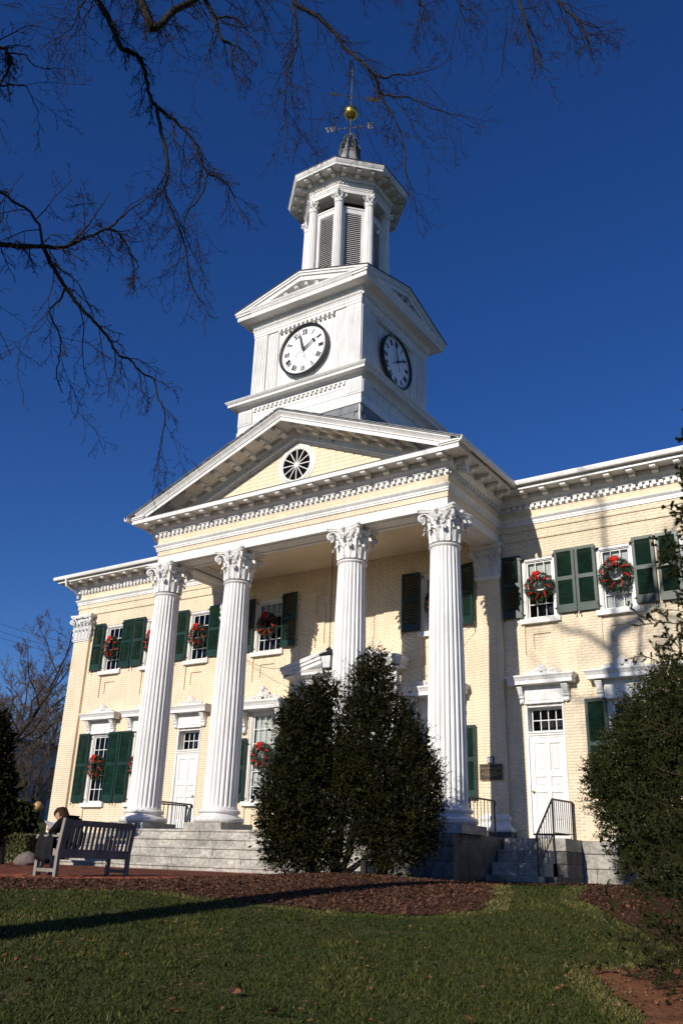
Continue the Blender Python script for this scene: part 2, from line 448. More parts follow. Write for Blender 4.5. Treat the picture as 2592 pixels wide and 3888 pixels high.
def capital_mesh(rt, H, half=None, flat=False, name='capital'):
    # Corinthian capital; rt = shaft radius at the neck, z from 0 to H; flat = pilaster version (front at -y, depth in half)
    mb = MB(); Z = Vector((0, 0, 1)); A = rt * 1.48
    if not flat:
        mb.lathe([(rt * .93, 0), (rt * .95, H * .35), (rt * 1.05, H * .65), (rt * 1.28, H * .86)], 20)
        for row, (hh, rr, w, cu, ph) in enumerate(((H * .36, rt * .97, rt * .66, rt * .46, PI / 8), (H * .62, rt * .97, rt * .62, rt * .52, 0))):
            for k in range(8):
                a = 2 * PI * k / 8 + ph; o = Vector((math.cos(a), math.sin(a), 0)); sd = Vector((-math.sin(a), math.cos(a), 0))
                leaf_blade(mb, o * rr, Z, o, sd, hh, w, cu)
        for k in range(4):
            a = PI / 4 + k * PI / 2; o = Vector((math.cos(a), math.sin(a), 0)); sd = Vector((-math.sin(a), math.cos(a), 0))
            for sg in (-1, 1):
                pts = [o * rt * .98 + sd * sg * rt * .42 + Z * H * .52, o * rt * 1.08 + sd * sg * rt * .36 + Z * H * .68, o * rt * 1.35 + sd * sg * rt * .16 + Z * H * .83, o * rt * 1.62 + sd * sg * rt * .07 + Z * H * .84]
                mb.tube(pts, [rt * .07, rt * .075, rt * .07, rt * .06], 5)
            spiral(mb, o * rt * 1.60 + Z * H * .70, o, Z, rt * .26, 1.5, rt * .115, ph=PI / 2, dirn=-1)
            leaf_blade(mb, o * rt * 1.0 + Z * H * .42, Z, o, sd, H * .30, rt * .45, rt * .75)
        for k in range(4):
            a = k * PI / 2; o = Vector((math.cos(a), math.sin(a), 0)); sd = Vector((-math.sin(a), math.cos(a), 0))
            for sg in (-1, 1):
                mb.tube([o * rt * 1.0 + sd * sg * rt * .30 + Z * H * .50, o * rt * 1.1 + sd * sg * rt * .30 + Z * H * .68], rt * .06, 5)
                spiral(mb, o * rt * 1.16 + sd * sg * rt * .17 + Z * H * .74, sd * sg, Z, rt * .17, 1.3, rt * .06, ph=0, dirn=1)
            mb.ball(tuple(o * rt * 1.30 + Z * H * .90), rt * .17, 5)
            leaf_blade(mb, o * rt * 1.02 + Z * H * .60, Z, o, sd, H * .24, rt * .30, rt * .3)
        # abacus with hollowed sides
        poly = []
        for k in range(4):
            a0 = PI / 4 + k * PI / 2; c0 = Vector((math.cos(a0), math.sin(a0))); c1 = Vector((math.cos(a0 + PI / 2), math.sin(a0 + PI / 2)))
            tn = (c1 - c0).normalized()
            for i in range(9):
                t = (i + .001) / 8; q = c0 * rt * 2.02 + (c1 - c0) * rt * 2.02 * (.045 + .91 * t)
                m = (c0 + c1).normalized(); q = q - m * rt * .40 * math.sin(PI * t) 
                poly.append((q.x, q.y))
        for s0, z0, s1, z1 in ((.92, H * .875, .95, H * .93), (.95, H * .93, 1.0, H * .945), (1.0, H * .945, 1.0, H)):
            mb.prism(poly, lambda x, y, s=s0, z=z0: (x * s, y * s, z), lambda x, y, s=s1, z=z1: (x * s, y * s, z))
    else:
        w = rt; d = half          # w = half width of the pilaster, d = its projection
        mb.box(-w, w, -d, .05, 0, H * .9); OUT = Vector((0, -1, 0)); SD = Vector((1, 0, 0))
        for hh, xs, wd, cu in ((H * .36, (-.72, -.24, .24, .72), .5, .30), (H * .62, (-.97, -.48, 0, .48, .97), .46, .34)):
            for x in xs: leaf_blade(mb, Vector((x * w * .98, -d - .005, 0)), Z, OUT, SD, hh, wd * w, cu * w)
        for sg in (-1, 1):
            mb.tube([Vector((sg * w * .55, -d, H * .5)), Vector((sg * w * .62, -d - .04, H * .66)), Vector((sg * w * .92, -d - .09, H * .84)), Vector((sg * w * 1.15, -d - .12, H * .84))], w * .065, 5)
            spiral(mb, Vector((sg * w * 1.16, -d - .10, H * .71)), Vector((sg * .8, -.6, 0)), Z, w * .26, 1.5, w * .11, ph=PI / 2, dirn=-1)
            spiral(mb, Vector((sg * w * .2, -d - .06, H * .73)), SD * sg, Z, w * .17, 1.3, w * .06)
            mb.tube([Vector((sg * w * .34, -d, H * .5)), Vector((sg * w * .34, -d - .05, H * .7))], w * .06, 5)
        mb.ball((0, -d - .12, H * .89), w * .15, 5)
        poly = [(-w * 1.38, .04), (-w * 1.38, -d - .16)] + [(w * (-1.26 + 2.52 * i / 8), -d - .17 + .10 * math.sin(PI * i / 8)) for i in range(9)] + [(w * 1.38, -d - .16), (w * 1.38, .04)]
        for s0, z0, s1, z1 in ((.93, H * .875, .96, H * .93), (1.0, H * .935, 1.0, H)):
            mb.prism(poly, lambda x, y, s=s0, z=z0: (x * s, y * s, z), lambda x, y, s=s1, z=z1: (x * s, y * s, z))
    return mb.mesh(name, WHITE, .6)

COLUMN_CAP = capital_mesh(.385, .92)
PIL_CAP = capital_mesh(.35, .92, .13, True)
def pilaster(cx, w, proj, base=True):
    p = MB().box(cx - w, cx + w, -proj + .006, .05, 1.62 if base else ZW0, 8.0).build('pilaster', CREAMD, hall)
    link('capital', PIL_CAP, p, (cx, 0, 8.06)).scale = (w / .35, 1, 1)
    MB().sweep([(cx - w, .05), (cx - w, -proj), (cx + w, -proj), (cx + w, .05)], [(0, 7.94), (.03, 7.96), (.035, 8.0), (.06, 8.02), (.06, 8.05), (0, 8.07)]).build('neck_moulding', WHITE, p, .5)
    if base:
        MB().sweep([(cx - w, .05), (cx - w, -proj), (cx + w, -proj), (cx + w, .05)], [(0, 1.66), (.015, 1.62), (.06, 1.60), (.075, 1.55), (.05, 1.50), (.02, 1.46), (.05, 1.38), (.10, 1.34), (.15, 1.31), (.17, 1.27), (.15, 1.23), (0, 1.22)]).build('base', WHITE, p, .5)
        MB().box(cx - w - .16, cx + w + .16, -proj - .17, .05, 1.05, 1.225).build('plinth', STONE_DARK_SHADE, p)
    lay_bricks(cx - w, cx + w, 1.64 if base else ZW0, 7.94, [], [], -proj, bricks)
    return p
PIL = [pilaster(-4.77, .35, .13), pilaster(4.77, .35, .13), pilaster(-12.18, .42, .10, False), pilaster(12.18, .42, .10, False)]

# ---------------------------------------------------------------- columns
def shaft_mesh():
    nf = 24; rings = [(0, .478), (.06, .474), (1.5, .468), (3.0, .448), (4.6, .417), (5.9, .388), (6.28, .381)]
    mb = MB(); pr = []
    for k in range(nf):
        for j, (f, dp) in enumerate(((0, 0), (.22, 0), (.36, .62), (.61, 1.0), (.86, .62))):
            pr.append((2 * PI * (k + f) / nf, dp))
    n = len(pr); o = 0
    for i, (z, r) in enumerate(rings):
        for a, dp in pr:
            q = r - dp * r * .088 * (0 if i in (0, len(rings) - 1) else 1)
            mb.v.append((q * math.cos(a), q * math.sin(a), z))
    for i in range(len(rings) - 1):
        for k in range(n):
            k2 = (k + 1) % n; mb.f.append((i * n + k, i * n + k2, (i + 1) * n + k2, (i + 1) * n + k))
    return mb.mesh('shaft', WHITE, .45)
SHAFT = shaft_mesh()
BASE = MB().lathe([(.478, .405), (.50, .39), (.50, .36), (.545, .35), (.575, .32), (.575, .285), (.545, .255), (.515, .25), (.515, .235), (.525, .205), (.56, .185), (.60, .175), (.60, .16), (.645, .155), (.685, .12), (.69, .075), (.665, .03), (.62, 0)], 40).mesh('base', WHITE, .7)
NECK = MB().lathe([(.381, 0), (.395, .015), (.415, .03), (.425, .055), (.415, .08), (.385, .09)], 32).mesh('neck_ring', WHITE, .7)
PLINTH = MB().box(-.66, .66, -.66, .66, 0, .19).mesh('plinth', STONE)
CY = -3.0
colx = (-4.88, -2.03, 2.03, 4.88)
cl = ['white fluted column, far left of the portico', 'white fluted column, second from left', 'white fluted column behind the tall bush', 'white fluted column, far right of the portico']
for x, lb in zip(colx, cl):
    c = link('column', SHAFT, hall, (x, CY, 1.65)); c['label'] = lb
    link('base', BASE, c, (0, 0, -.405)); link('neck_ring', NECK, c, (0, 0, 6.28)); link('capital', COLUMN_CAP, c, (0, 0, 6.42)); link('plinth', PLINTH, c, (0, 0, -.595))

# ---------------------------------------------------------------- entablature of the portico and of the wings
PW, PY = 5.14, -3.34
ppath = [(-PW, .03), (-PW, PY), (PW, PY), (PW, .03)]
ent = MB().sweep(ppath, [(-.78, 8.98), (0, 8.98), (0, 9.262), (-.1, 9.262), (-.78, 9.262)]).build('architrave', WHITE, hall)
fri = MB().sweep(ppath, [(-.2, 9.26), (.024, 9.26), (.024, 9.45), (.044, 9.60), (.044, 9.90), (-.2, 9.90)]).build('frieze', CREAMD, hall)
lay_bricks(-PW - .03, PW + .03, 9.262, 9.42, [], [], PY - .03, bricks); lay_bricks(-PW - .05, PW + .05, 9.625, 9.88, [], [], PY - .05, bricks)
MB().sweep(ppath, [(.0, 9.415), (.06, 9.42), (.06, 9.47), (.075, 9.475), (.075, 9.53), (.10, 9.55), (.13, 9.59), (.135, 9.615), (.04, 9.625)]).build('band_moulding', WHITE, hall, .4)
cor = MB().sweep(ppath, [(.04, 9.855), (.06, 9.86), (.06, 10.0), (.15, 10.005), (.16, 10.05), (.20, 10.10), (.235, 10.125), (.235, 10.285), (.64, 10.285), (.64, 10.255), (.67, 10.255), (.67, 10.385), (.10, 10.40)]).build('cornice', WHITE, hall, .4)
# wings
wl_path = [(-HX, 6), (-HX, 0), (-PW - .02, 0)]; wr_path = [(PW + .02, 0), (HX, 0), (HX, 6)]
WCOR = []
for pth in (wl_path, wr_path):
    MB().sweep(pth, [(-.1, 8.99), (.034, 8.99), (.034, 9.25), (.07, 9.255), (.07, 9.42), (.055, 9.9), (-.1, 9.9)]).build('frieze', CREAMD, hall)
    MB().sweep(pth, [(.05, 9.415), (.10, 9.42), (.10, 9.47), (.115, 9.475), (.115, 9.53), (.14, 9.55), (.17, 9.59), (.175, 9.615), (.05, 9.625)]).build('band_moulding', WHITE, hall, .4)
    WCOR.append(MB().sweep(pth, [(o_, z_ + .004) for o_, z_ in [(.04, 9.855), (.09, 9.86), (.09, 10.0), (.18, 10.005), (.19, 10.05), (.23, 10.10), (.265, 10.125), (.265, 10.285), (.68, 10.285), (.68, 10.255), (.71, 10.255), (.71, 10.40), (.10, 10.42)]]).build('cornice', WHITE, hall, .4))
    g = MB(); g.sweep(pth, [(.715, 10.485), (.72, 10.41), (.745, 10.36), (.79, 10.345), (.835, 10.36), (.855, 10.41), (.855, 10.485), (.845, 10.485), (.83, 10.41), (.79, 10.37), (.74, 10.41), (.725, 10.485)])
    g.build('gutter', WHITE, hall, .6)
lay_bricks(PW + .1, HX, 8.995, 9.25, [], [], -.040, bricks); lay_bricks(PW + .1, HX, 9.255, 9.42, [], [], -.076, bricks); lay_bricks(PW + .15, HX, 9.625, 9.88, [], [], -.064, bricks)
lay_bricks(-HX, -PW - .1, 8.995, 9.25, [], [], -.040, bricks); lay_bricks(-HX, -PW - .1, 9.255, 9.42, [], [], -.076, bricks); lay_bricks(-HX, -PW - .15, 9.625, 9.88, [], [], -.064, bricks)
# dentils and modillions, each its own piece
DENT = MB().box(-.05, .05, -.075, .02, -.10, 0).mesh('dentil', WHITE)
def modillion_mesh(w, L, h):
    mb = MB(); pr = [(0, 0), (0, -h * .95), (-.06, -h), (-.16, -h * .92), (-L * .5, -h * .55), (-L + .10, -h * .72), (-L + .02, -h * .70), (-L, -h * .55), (-L, 0)]
    mb.prism(pr, lambda y, z: (-w / 2, y, z), lambda y, z: (w / 2, y, z))
    mb.box(-w / 2 - .015, w / 2 + .015, -L - .02, 0, -.03, -.002)
    mb.tube([(-w / 2 - .01, -L + .07, -h * .48), (w / 2 + .01, -L + .07, -h * .48)], h * .26, 8)
    mb.tube([(-w / 2 - .01, -.09, -h * .74), (w / 2 + .01, -.09, -h * .74)], h * .27, 8)
    return mb.mesh('modillion', WHITE, .6)
MOD = modillion_mesh(.15, .385, .145)
def row(parent, me, a, b, z, step, rz, skip_ends=0):
    a = Vector(a); b = Vector(b); n = max(1, round((b - a).length / step))
    for i in range(n + 1):
        p = a.lerp(b, i / n); link(me.name, me, parent, (p.x, p.y, z), (0, 0, rz))
row(cor, DENT, (-PW - .05, PY - .06), (PW + .05, PY - .06), 9.995, .1795, 0)
row(cor, DENT, (PW + .06, PY), (PW + .06, -.25), 9.995, .1795, PI / 2)
row(cor, DENT, (-PW - .06, PY), (-PW - .06, -.25), 9.995, .1795, -PI / 2)
row(cor, MOD, (-PW - .08, PY - .235), (PW + .08, PY - .235), 10.284, .585, 0)
row(cor, MOD, (PW + .235, PY + .06), (PW + .235, -.75), 10.284, .585, PI / 2)
row(cor, MOD, (-PW - .235, PY + .06), (-PW - .235, -.75), 10.284, .585, -PI / 2)
row(WCOR[1], DENT, (PW + .35, -.10), (HX, -.10), 9.995, .1795, 0); row(WCOR[0], DENT, (-HX, -.10), (-PW - .35, -.10), 9.995, .1795, 0)
row(WCOR[1], MOD, (6.07, -.265), (HX + .1, -.265), 10.284, .583, 0); row(WCOR[0], MOD, (-HX - .1, -.265), (-6.07, -.265), 10.284, .583, 0)
# side gutters of the portico
for sg in (-1, 1):
    pth = [(-PW, .0), (-PW, PY - .86)] if sg < 0 else [(PW, PY - .86), (PW, .0)]
    MB().sweep(pth, [(.72, 10.47), (.72, 10.40), (.745, 10.345), (.79, 10.325), (.835, 10.345), (.855, 10.40), (.855, 10.47), (.84, 10.47), (.82, 10.40), (.79, 10.365), (.74, 10.40)]).build('gutter', WHITE, hall, .6)
dp = MB().tube([(-12.75, -.79, 10.36), (-12.75, -.78, 10.22), (-12.72, -.75, 10.08), (-12.66, -.35, 9.92), (-12.66, -.2, 9.85), (-12.66, -.16, 9.7)], .045, 8).build('downspout', WHITE, hall, .6)
# portico ceiling
MB().box(-4.36, 4.36, -2.56, 0, 9.22, 9.27).build('portico_ceiling', CREAM, hall)
MB().sweep([(-4.36, -.02), (-4.36, -2.56), (4.36, -2.56), (4.36, -.02)][::-1], [(0, 9.02), (.06, 9.04), (.07, 9.10), (.11, 9.16), (.12, 9.215)]).build('ceiling_moulding', WHITE, hall, .4)
sb = MB()
for x0, x1 in ((-4.3, -2.55), (-1.5, 1.5), (2.55, 4.3)):
    for y0 in (-3.18, -2.72): sb.box(x0, x1, y0 - .025, y0 + .025, 8.963, 8.979)
    for xx in (x0, x1): sb.box(xx - .025, xx + .025, -3.205, -2.695, 8.965, 8.979)
for sg in (-1, 1):
    for x in (4.52, 4.98): sb.box(sg * x - .025, sg * x + .025, -2.3, -.35, 8.963, 8.979)
sb.build('soffit_panel', WHITE, ent)

# ---------------------------------------------------------------- pediment and roofs
SL = .405; AP = 12.53                       # slope of the rake, height of the fascia foot at the apex
ped = MB().prism([(-4.9, 10.22), (4.9, 10.22), (0, 10.22 + 4.9 * SL)], lambda x, z: (x, -3.06, z), lambda x, z: (x, -2.9, z)).build('pediment', CREAM, hall)
zz = 10.30; bw = .125
while zz < 12.15:                            # boards of the gable
    hw = (12.18 - zz - bw / 2) / SL; hw = min(hw, 4.75)
    if hw > .15:
        segs = [(-hw, hw)]
        if abs(zz + bw / 2 - 11.44) < .66:
            q = math.sqrt(max(0, .66 ** 2 - (zz + bw / 2 - 11.44) ** 2)); segs = [(-hw, -q), (q, hw)] if hw > q else []
        for a, b in segs: MB().bbox(a, b, -3.085, -3.055, zz + .002, zz + bw - .002, .004).build('board', CREAM, ped)
    zz += bw
rk = MB()
def rake(mb, sg, prof):
    # prof: (y, dz) closed section swept up one side of the gable; dz is measured above the fascia foot
    xs = (0, sg * 5.62)
    o = len(mb.v); k = len(prof)
    for x in xs:
        for y, dz in prof: mb.v.append((x, y, AP - abs(x) * SL + dz))
    for q in range(k): mb.f.append((o + q, o + (q + 1) % k, o + k + (q + 1) % k, o + k + q))
    mb.f.append(tuple(o + q for q in range(k))); mb.f.append(tuple(o + k + q for q in range(k)))
for sg in (-1, 1):
    rake(rk, sg, [(-3.97, 0), (-4.0, 0), (-4.0, .12), (-4.03, .125), (-4.03, .155), (-4.05, .19), (-4.08, .235), (-4.11, .26), (-4.115, .30), (-3.97, .30)])
    rake(rk, sg, [(-3.97, .06), (-3.97, .10), (-3.0, .10), (-3.0, .06)])
    rake(rk, sg, [(-3.30, .06), (-3.30, -.06), (-3.26, -.10), (-3.22, -.15), (-3.22, -.26), (-3.15, -.265), (-3.14, -.325), (-3.0, -.335), (-3.0, .06)])
rko = rk.build('raking_cornice', WHITE, hall, .4)
for sg in (-1, 1):
    for i in range(9):
        x = .35 + i * .575
        o = link('modillion', MOD, rko, (sg * x, -3.30, AP - x * SL + .058), (0, sg * math.atan(SL), 0)); o.scale = (1, 1.5, .95)
for sg in (-1, 1):
    m = MB(); a, b = sorted((sg * 5.28, sg * 5.84)); m.box(a, b, -4.045, -3.3, 10.386, 10.43); a, b = sorted((sg * 5.24, sg * 5.87)); m.box(a, b, -4.075, -3.3, 10.431, 10.475); m.build('cornice_block', WHITE, rko)
rd = MB()
for sg in (-1, 1):
    for i in range(29):
        x = .1 + i * .165; z = AP - x * SL - .262
        if x < 4.75:
            n = len(rd.v); rd.box(-.045, .045, -3.20, -3.12, -.0, .085); rd.xf(Matrix.Translation((sg * x, 0, z)) @ Matrix.Rotation(sg * math.atan(SL), 4, 'Y'), n)
tag(rd.build('rake_dentil', WHITE, rko), kind='stuff')
# sloping lead on the horizontal cornice, drip edges of the roof
MB().sweep([(-PW, PY + .01), (PW, PY + .01)], [(.20, 10.47), (.67, 10.388), (.69, 10.388), (.69, 10.41), (.20, 10.50)]).build('lead_flashing', ROOF, hall)
rf = MB()
for sg in (-1, 1):
    rf.quad((0, -4.14, AP + .335), (sg * 5.96, -4.14, AP + .335 - 5.96 * SL), (sg * 5.96, 8, AP + .335 - 5.96 * SL), (0, 8, AP + .335))
    rf.quad((0, -4.14, AP + .303), (sg * 5.96, -4.14, AP + .303 - 5.96 * SL), (sg * 5.96, 8, AP + .303 - 5.96 * SL), (0, 8, AP + .303))
    rf.quad((0, -4.14, AP + .335), (sg * 5.96, -4.14, AP + .335 - 5.96 * SL), (sg * 5.96, -4.14, AP + .303 - 5.96 * SL), (0, -4.14, AP + .303))
    rf.quad((sg * 5.96, 8, AP + .335 - 5.96 * SL), (sg * 5.96, -4.14, AP + .335 - 5.96 * SL), (sg * 5.96, -4.14, AP + .303 - 5.96 * SL), (sg * 5.96, 8, AP + .303 - 5.96 * SL))
rfo = rf.build('portico_roof', SLATE, hall)
for sg in (-1, 1):                           # courses of slates along the front verge
    for i in range(33):
        x = .10 + i * .18
        s = MB().box(-.088, .088, -4.16 - random.random() * .02, -3.9, 0, .018); link('slate', s.mesh('slate', SLATE), rfo, (sg * x, 0, AP + .338 - x * SL + random.random() * .008), (0, sg * math.atan(SL), 0))
mr = MB()
e = .81
mr.add([(-HX - e, -e, 10.42), (HX + e, -e, 10.42), (HX + e, HD + e, 10.42), (-HX - e, HD + e, 10.42), (-6.5, 6.5, 12.3), (6.5, 6.5, 12.3), (-5.85, -e, 10.42), (5.85, -e, 10.42), (-5.85, .3, 10.70), (5.85, .3, 10.70)], [(0, 6, 8, 4), (7, 1, 5, 9), (8, 9, 5, 4), (1, 2, 5), (2, 3, 4, 5), (3, 0, 4)])
mr.box(-HX - e - .01, -6.05, -e - .02, -e + .02, 10.415, 10.45); mr.box(6.05, HX + e + .01, -e - .02, -e + .02, 10.415, 10.45)
mr.build('main_roof', ROOF, hall)
# round window in the gable
def ring(mb, c, r0, r1, y0, y1, n=48):
    o = len(mb.v)
    for r, y in ((r1, y1), (r1, y0), ((r0 + r1) / 2, y0 - .02), (r0, y0), (r0, y1)):
        for k in range(n):
            a = 2 * PI * k / n; mb.v.append((c[0] + r * math.cos(a), y, c[1] + r * math.sin(a)))
    for i in range(4):
        for k in range(n): mb.f.append((o + i * n + k, o + i * n + (k + 1) % n, o + (i + 1) * n + (k + 1) % n, o + (i + 1) * n + k))
m = MB(); ring(m, (0, 11.44), .50, .60, -3.12, -3.02); ring(m, (0, 11.44), .60, .69, -3.10, -3.02)
rwin = m.build('round_window', WHITE, hall, .5)
MB().prism([(.54 * math.cos(2 * PI * k / 40), 11.44 + .54 * math.sin(2 * PI * k / 40)) for k in range(40)], lambda x, z: (x, -3.072, z), lambda x, z: (x, -3.066, z)).build('recess', DARK, rwin)
gp = MB()
for k in range(12):
    a0 = 2 * PI * k / 12; pts = [(.06, a0 + .2), (.5, a0 + .02)] + [(.5, a0 + .02 + (PI / 6 - .04) * i / 4) for i in range(1, 5)] + [(.06, a0 + PI / 6 - .2)]
    q = MB().prism([(r * math.cos(a), r * math.sin(a)) for r, a in pts], lambda x, z: (x, -3.084, 11.44 + z), lambda x, z: (x, -3.080, 11.44 + z)); q.build('pane', GLASSD, rwin)
    b = MB(); n = 0; b.box(0.05, .51, -3.105, -3.075, -.013, .013); b.xf(Matrix.Translation((0, 0, 11.44)) @ Matrix.Rotation(-a0, 4, 'Y')); b.build('spoke', WHITE, rwin)
MB().prism([(.085 * math.cos(2 * PI * k / 20), 11.44 + .085 * math.sin(2 * PI * k / 20)) for k in range(20)], lambda x, z: (x, -3.11, z), lambda x, z: (x, -3.07, z)).build('hub', WHITE, rwin)

# ---------------------------------------------------------------- windows
def window_proto(w, h, cols, rows, blind=0.6, sillw=.09):
    """window with its foot at z = 0, centred on x = 0: casing > sash, panes, sill, blind, room behind"""
    mb = MB(); c = .075; hw = w / 2
    for sg in (-1, 1):
        mb.box(min(sg * hw, sg * (hw - c)), max(sg * hw, sg * (hw - c)), .025, .16, 0, h)
        mb.box(min(sg * (hw - c), sg * (hw - c - .025)), max(sg * (hw - c), sg * (hw - c - .025)), .055, .16, 0, h - c)
    mb.box(-hw, hw, .025, .16, h - c, h); mb.box(-hw + c, hw - c, .055, .16, h - c - .025, h - c)
    win = mb.build('window', WHITE, hall)
    iw = hw - c - .025; ih = h - c - .025
    sm = MB(); r2 = rows // 2; zm = ih * (rows - r2) / rows
    for (za, zb, y) in ((0, zm + .02, .125), (zm - .02, ih, .095)):
        sm.box(-iw, -iw + .045, y, y + .035, za, zb); sm.box(iw - .045, iw, y, y + .035, za, zb)
        sm.box(-iw + .045, iw - .045, y, y + .035, zb - .04, zb); sm.box(-iw + .045, iw - .045, y, y + .035, za, za + (.07 if za == 0 else .035))
        n = (rows - r2) if za == 0 else r2
        for k in range(1, cols): x = -iw + 2 * iw * k / cols; sm.box(x - .011, x + .011, y + .005, y + .03, za + .03, zb - .03)
        for k in range(1, n): z = za + (zb - za) * k / n; sm.box(-iw + .04, iw - .04, y + .004, y + .031, z - .011, z + .011)
    sm.build('sash', WHITE, win)
    for i in range(cols):
        for j in range(rows):
            x0 = -iw + 2 * iw * i / cols; z0 = ih * j / rows; y = .142 if z0 + .01 < zm else .112
            link('pane', window_pane(2 * iw / cols, ih / rows), win, (x0 + iw / cols, y, z0 + ih / rows / 2), (random.uniform(-.012, .012), 0, random.uniform(-.012, .012)))
    MB().box(-hw - sillw, hw + sillw, -.085, .1, -.145, -.012).build('sill', WHITE, win)
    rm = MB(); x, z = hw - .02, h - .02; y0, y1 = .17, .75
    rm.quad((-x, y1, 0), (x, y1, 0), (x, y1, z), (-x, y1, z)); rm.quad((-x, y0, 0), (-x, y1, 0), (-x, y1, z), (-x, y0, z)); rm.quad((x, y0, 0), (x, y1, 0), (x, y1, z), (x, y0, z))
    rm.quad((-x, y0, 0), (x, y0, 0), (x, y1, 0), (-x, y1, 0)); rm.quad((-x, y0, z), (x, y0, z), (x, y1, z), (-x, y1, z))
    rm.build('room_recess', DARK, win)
    if blind:
        bm = MB(); k = 0; zb = ih * (1 - blind)
        while zb + k * .05 < ih: bm.box(-iw + .03, iw - .03, .20, .235, zb + k * .05, zb + k * .05 + .044); k += 1
        tag(bm.build('blind', BLIND, win), kind='stuff')
    return win
_P = {}
def window_pane(w, h):
    k = (round(w, 3), round(h, 3))
    if k not in _P: _P[k] = MB().quad((-w / 2, 0, -h / 2), (w / 2, 0, -h / 2), (w / 2, 0, h / 2), (-w / 2, 0, h / 2)).mesh('pane', GLASS)
    return _P[k]
PROTO = {}
def window(cx, z0, w, h, cols, rows, blind, label):
    k = (w, h, cols, rows, blind)
    if k not in PROTO: PROTO[k] = o = window_proto(w, h, cols, rows, blind)
    else: o = copy_tree(PROTO[k], hall)
    o.location = (cx, 0, z0); o['label'] = label
    return o
ups = ['upper window nearest the far left corner', 'upper left wing window beside the first column', 'upper left wing window between first and second columns', 'upper window inside the portico on the left', 'upper window inside the portico behind the right column', 'upper window just right of the portico', 'upper right wing window behind the spruce tips', 'upper window at the far right edge']
for (x, w), lb, bl in zip(UP, ups, (.0, .0, .0, .28, .3, .5, .96, .9)):
    window(x, 6.71, w, 1.74, 4 if w > 1 else 3, 4, bl, lb)
for (x, w), lb in zip(LOW, ('lower window nearest the far left corner', 'lower left wing window beside the first column', 'lower right wing window behind the bushes', 'lower window at the far right edge')):
    window(x, 2.05, w, 2.38, 3, 5, 0, lb)
for (x, w), lb in zip(LOWD, ('tall lower window inside the portico on the left', 'tall lower window behind the bush and right column')):
    window(x, 2.05, w, 2.73, 4, 6, .93, lb)

# ---------------------------------------------------------------- shutters
def shutter_mesh(w, h):
    mb = MB(); s = .075; t = .045; zb, zm, zt = .22, h * .53, h - .085
    mb.box(-w / 2, -w / 2 + s, -t, 0, 0, h); mb.box(w / 2 - s, w / 2, -t, 0, 0, h)
    mb.box(-w / 2 + s, w / 2 - s, -t, 0, 0, zb); mb.box(-w / 2 + s, w / 2 - s, -t, 0, zm - .055, zm + .055); mb.box(-w / 2 + s, w / 2 - s, -t, 0, zt, h)
    lv = MB()
    for a, b in ((zb, zm - .055), (zm + .055, zt)):
        n = round((b - a) / .047)
        for i in range(n):
            z = a + (b - a) * (i + .5) / n; x = w / 2 - s
            lv.add([(-x, -t + .004, z - .022), (x, -t + .004, z - .022), (x, -.004, z + .016), (-x, -.004, z + .016), (-x, -t + .008, z - .028), (x, -t + .008, z - .028), (x, 0, z + .010), (-x, 0, z + .010)],
                   [(0, 1, 2, 3), (4, 5, 1, 0), (7, 6, 5, 4), (3, 2, 6, 7)])
    return mb.mesh('shutter', GREEN), lv.mesh('louvers', GREEN)
SHM = {}
HINGE = MB().box(-.05, .05, -.062, -.04, 0, .03).tube([(0, -.058, -.02), (0, -.058, .05)], .012, 6).mesh('hinge', IRON)
def shutter(hx, side, z0, w, h, ang=0.0):
    """hinged at x = hx, hanging to side -1 or +1, swung open by ang"""
    if (w, h) not in SHM: SHM[w, h] = shutter_mesh(w, h)
    a, b = SHM[w, h]
    o = link('shutter', a, hall); o.rotation_euler = (0, 0, -side * ang * -1 if False else side * -ang)
    o.location = (hx + side * w / 2 * math.cos(ang), -.045 - w / 2 * math.sin(ang), z0)
    tag(link('louvers', b, o), kind='stuff')
    for z in (.12, h - .14): link('hinge', HINGE, o, (-side * w / 2, 0, z))
    hg = MB(); hg.tube([(side * (w / 2 - .05), .03, -.01), (side * (w / 2 - .05), -.05, -.03), (side * (w / 2 - .05), -.065, -.07)], .014, 6); hg.ball((side * (w / 2 - .05), -.065, -.08), .022, 4)
    hg.build('holdback', IRON, o)
    return o
for x, w in UP:
    for sd in (-1, 1):
        ang = {(CX, -1): .10, (3.14, 1): .22, (-3.14, 1): .10, (-3.14, -1): .05}.get((x, sd), random.uniform(.0, .05))
        shutter(x + sd * (w / 2 + .012), sd, 6.75, .55 if w < 1 else .60, 1.79, ang)
for x, w in LOW:
    for sd in (-1, 1): shutter(x + sd * (w / 2 + .012), sd, 2.07, .55, 2.37, random.uniform(0, .04))
for x, w in LOWD:
    for sd in (-1, 1): shutter(x + sd * (w / 2 + .012), sd, 2.04, .58, 1.91, random.uniform(0, .03))

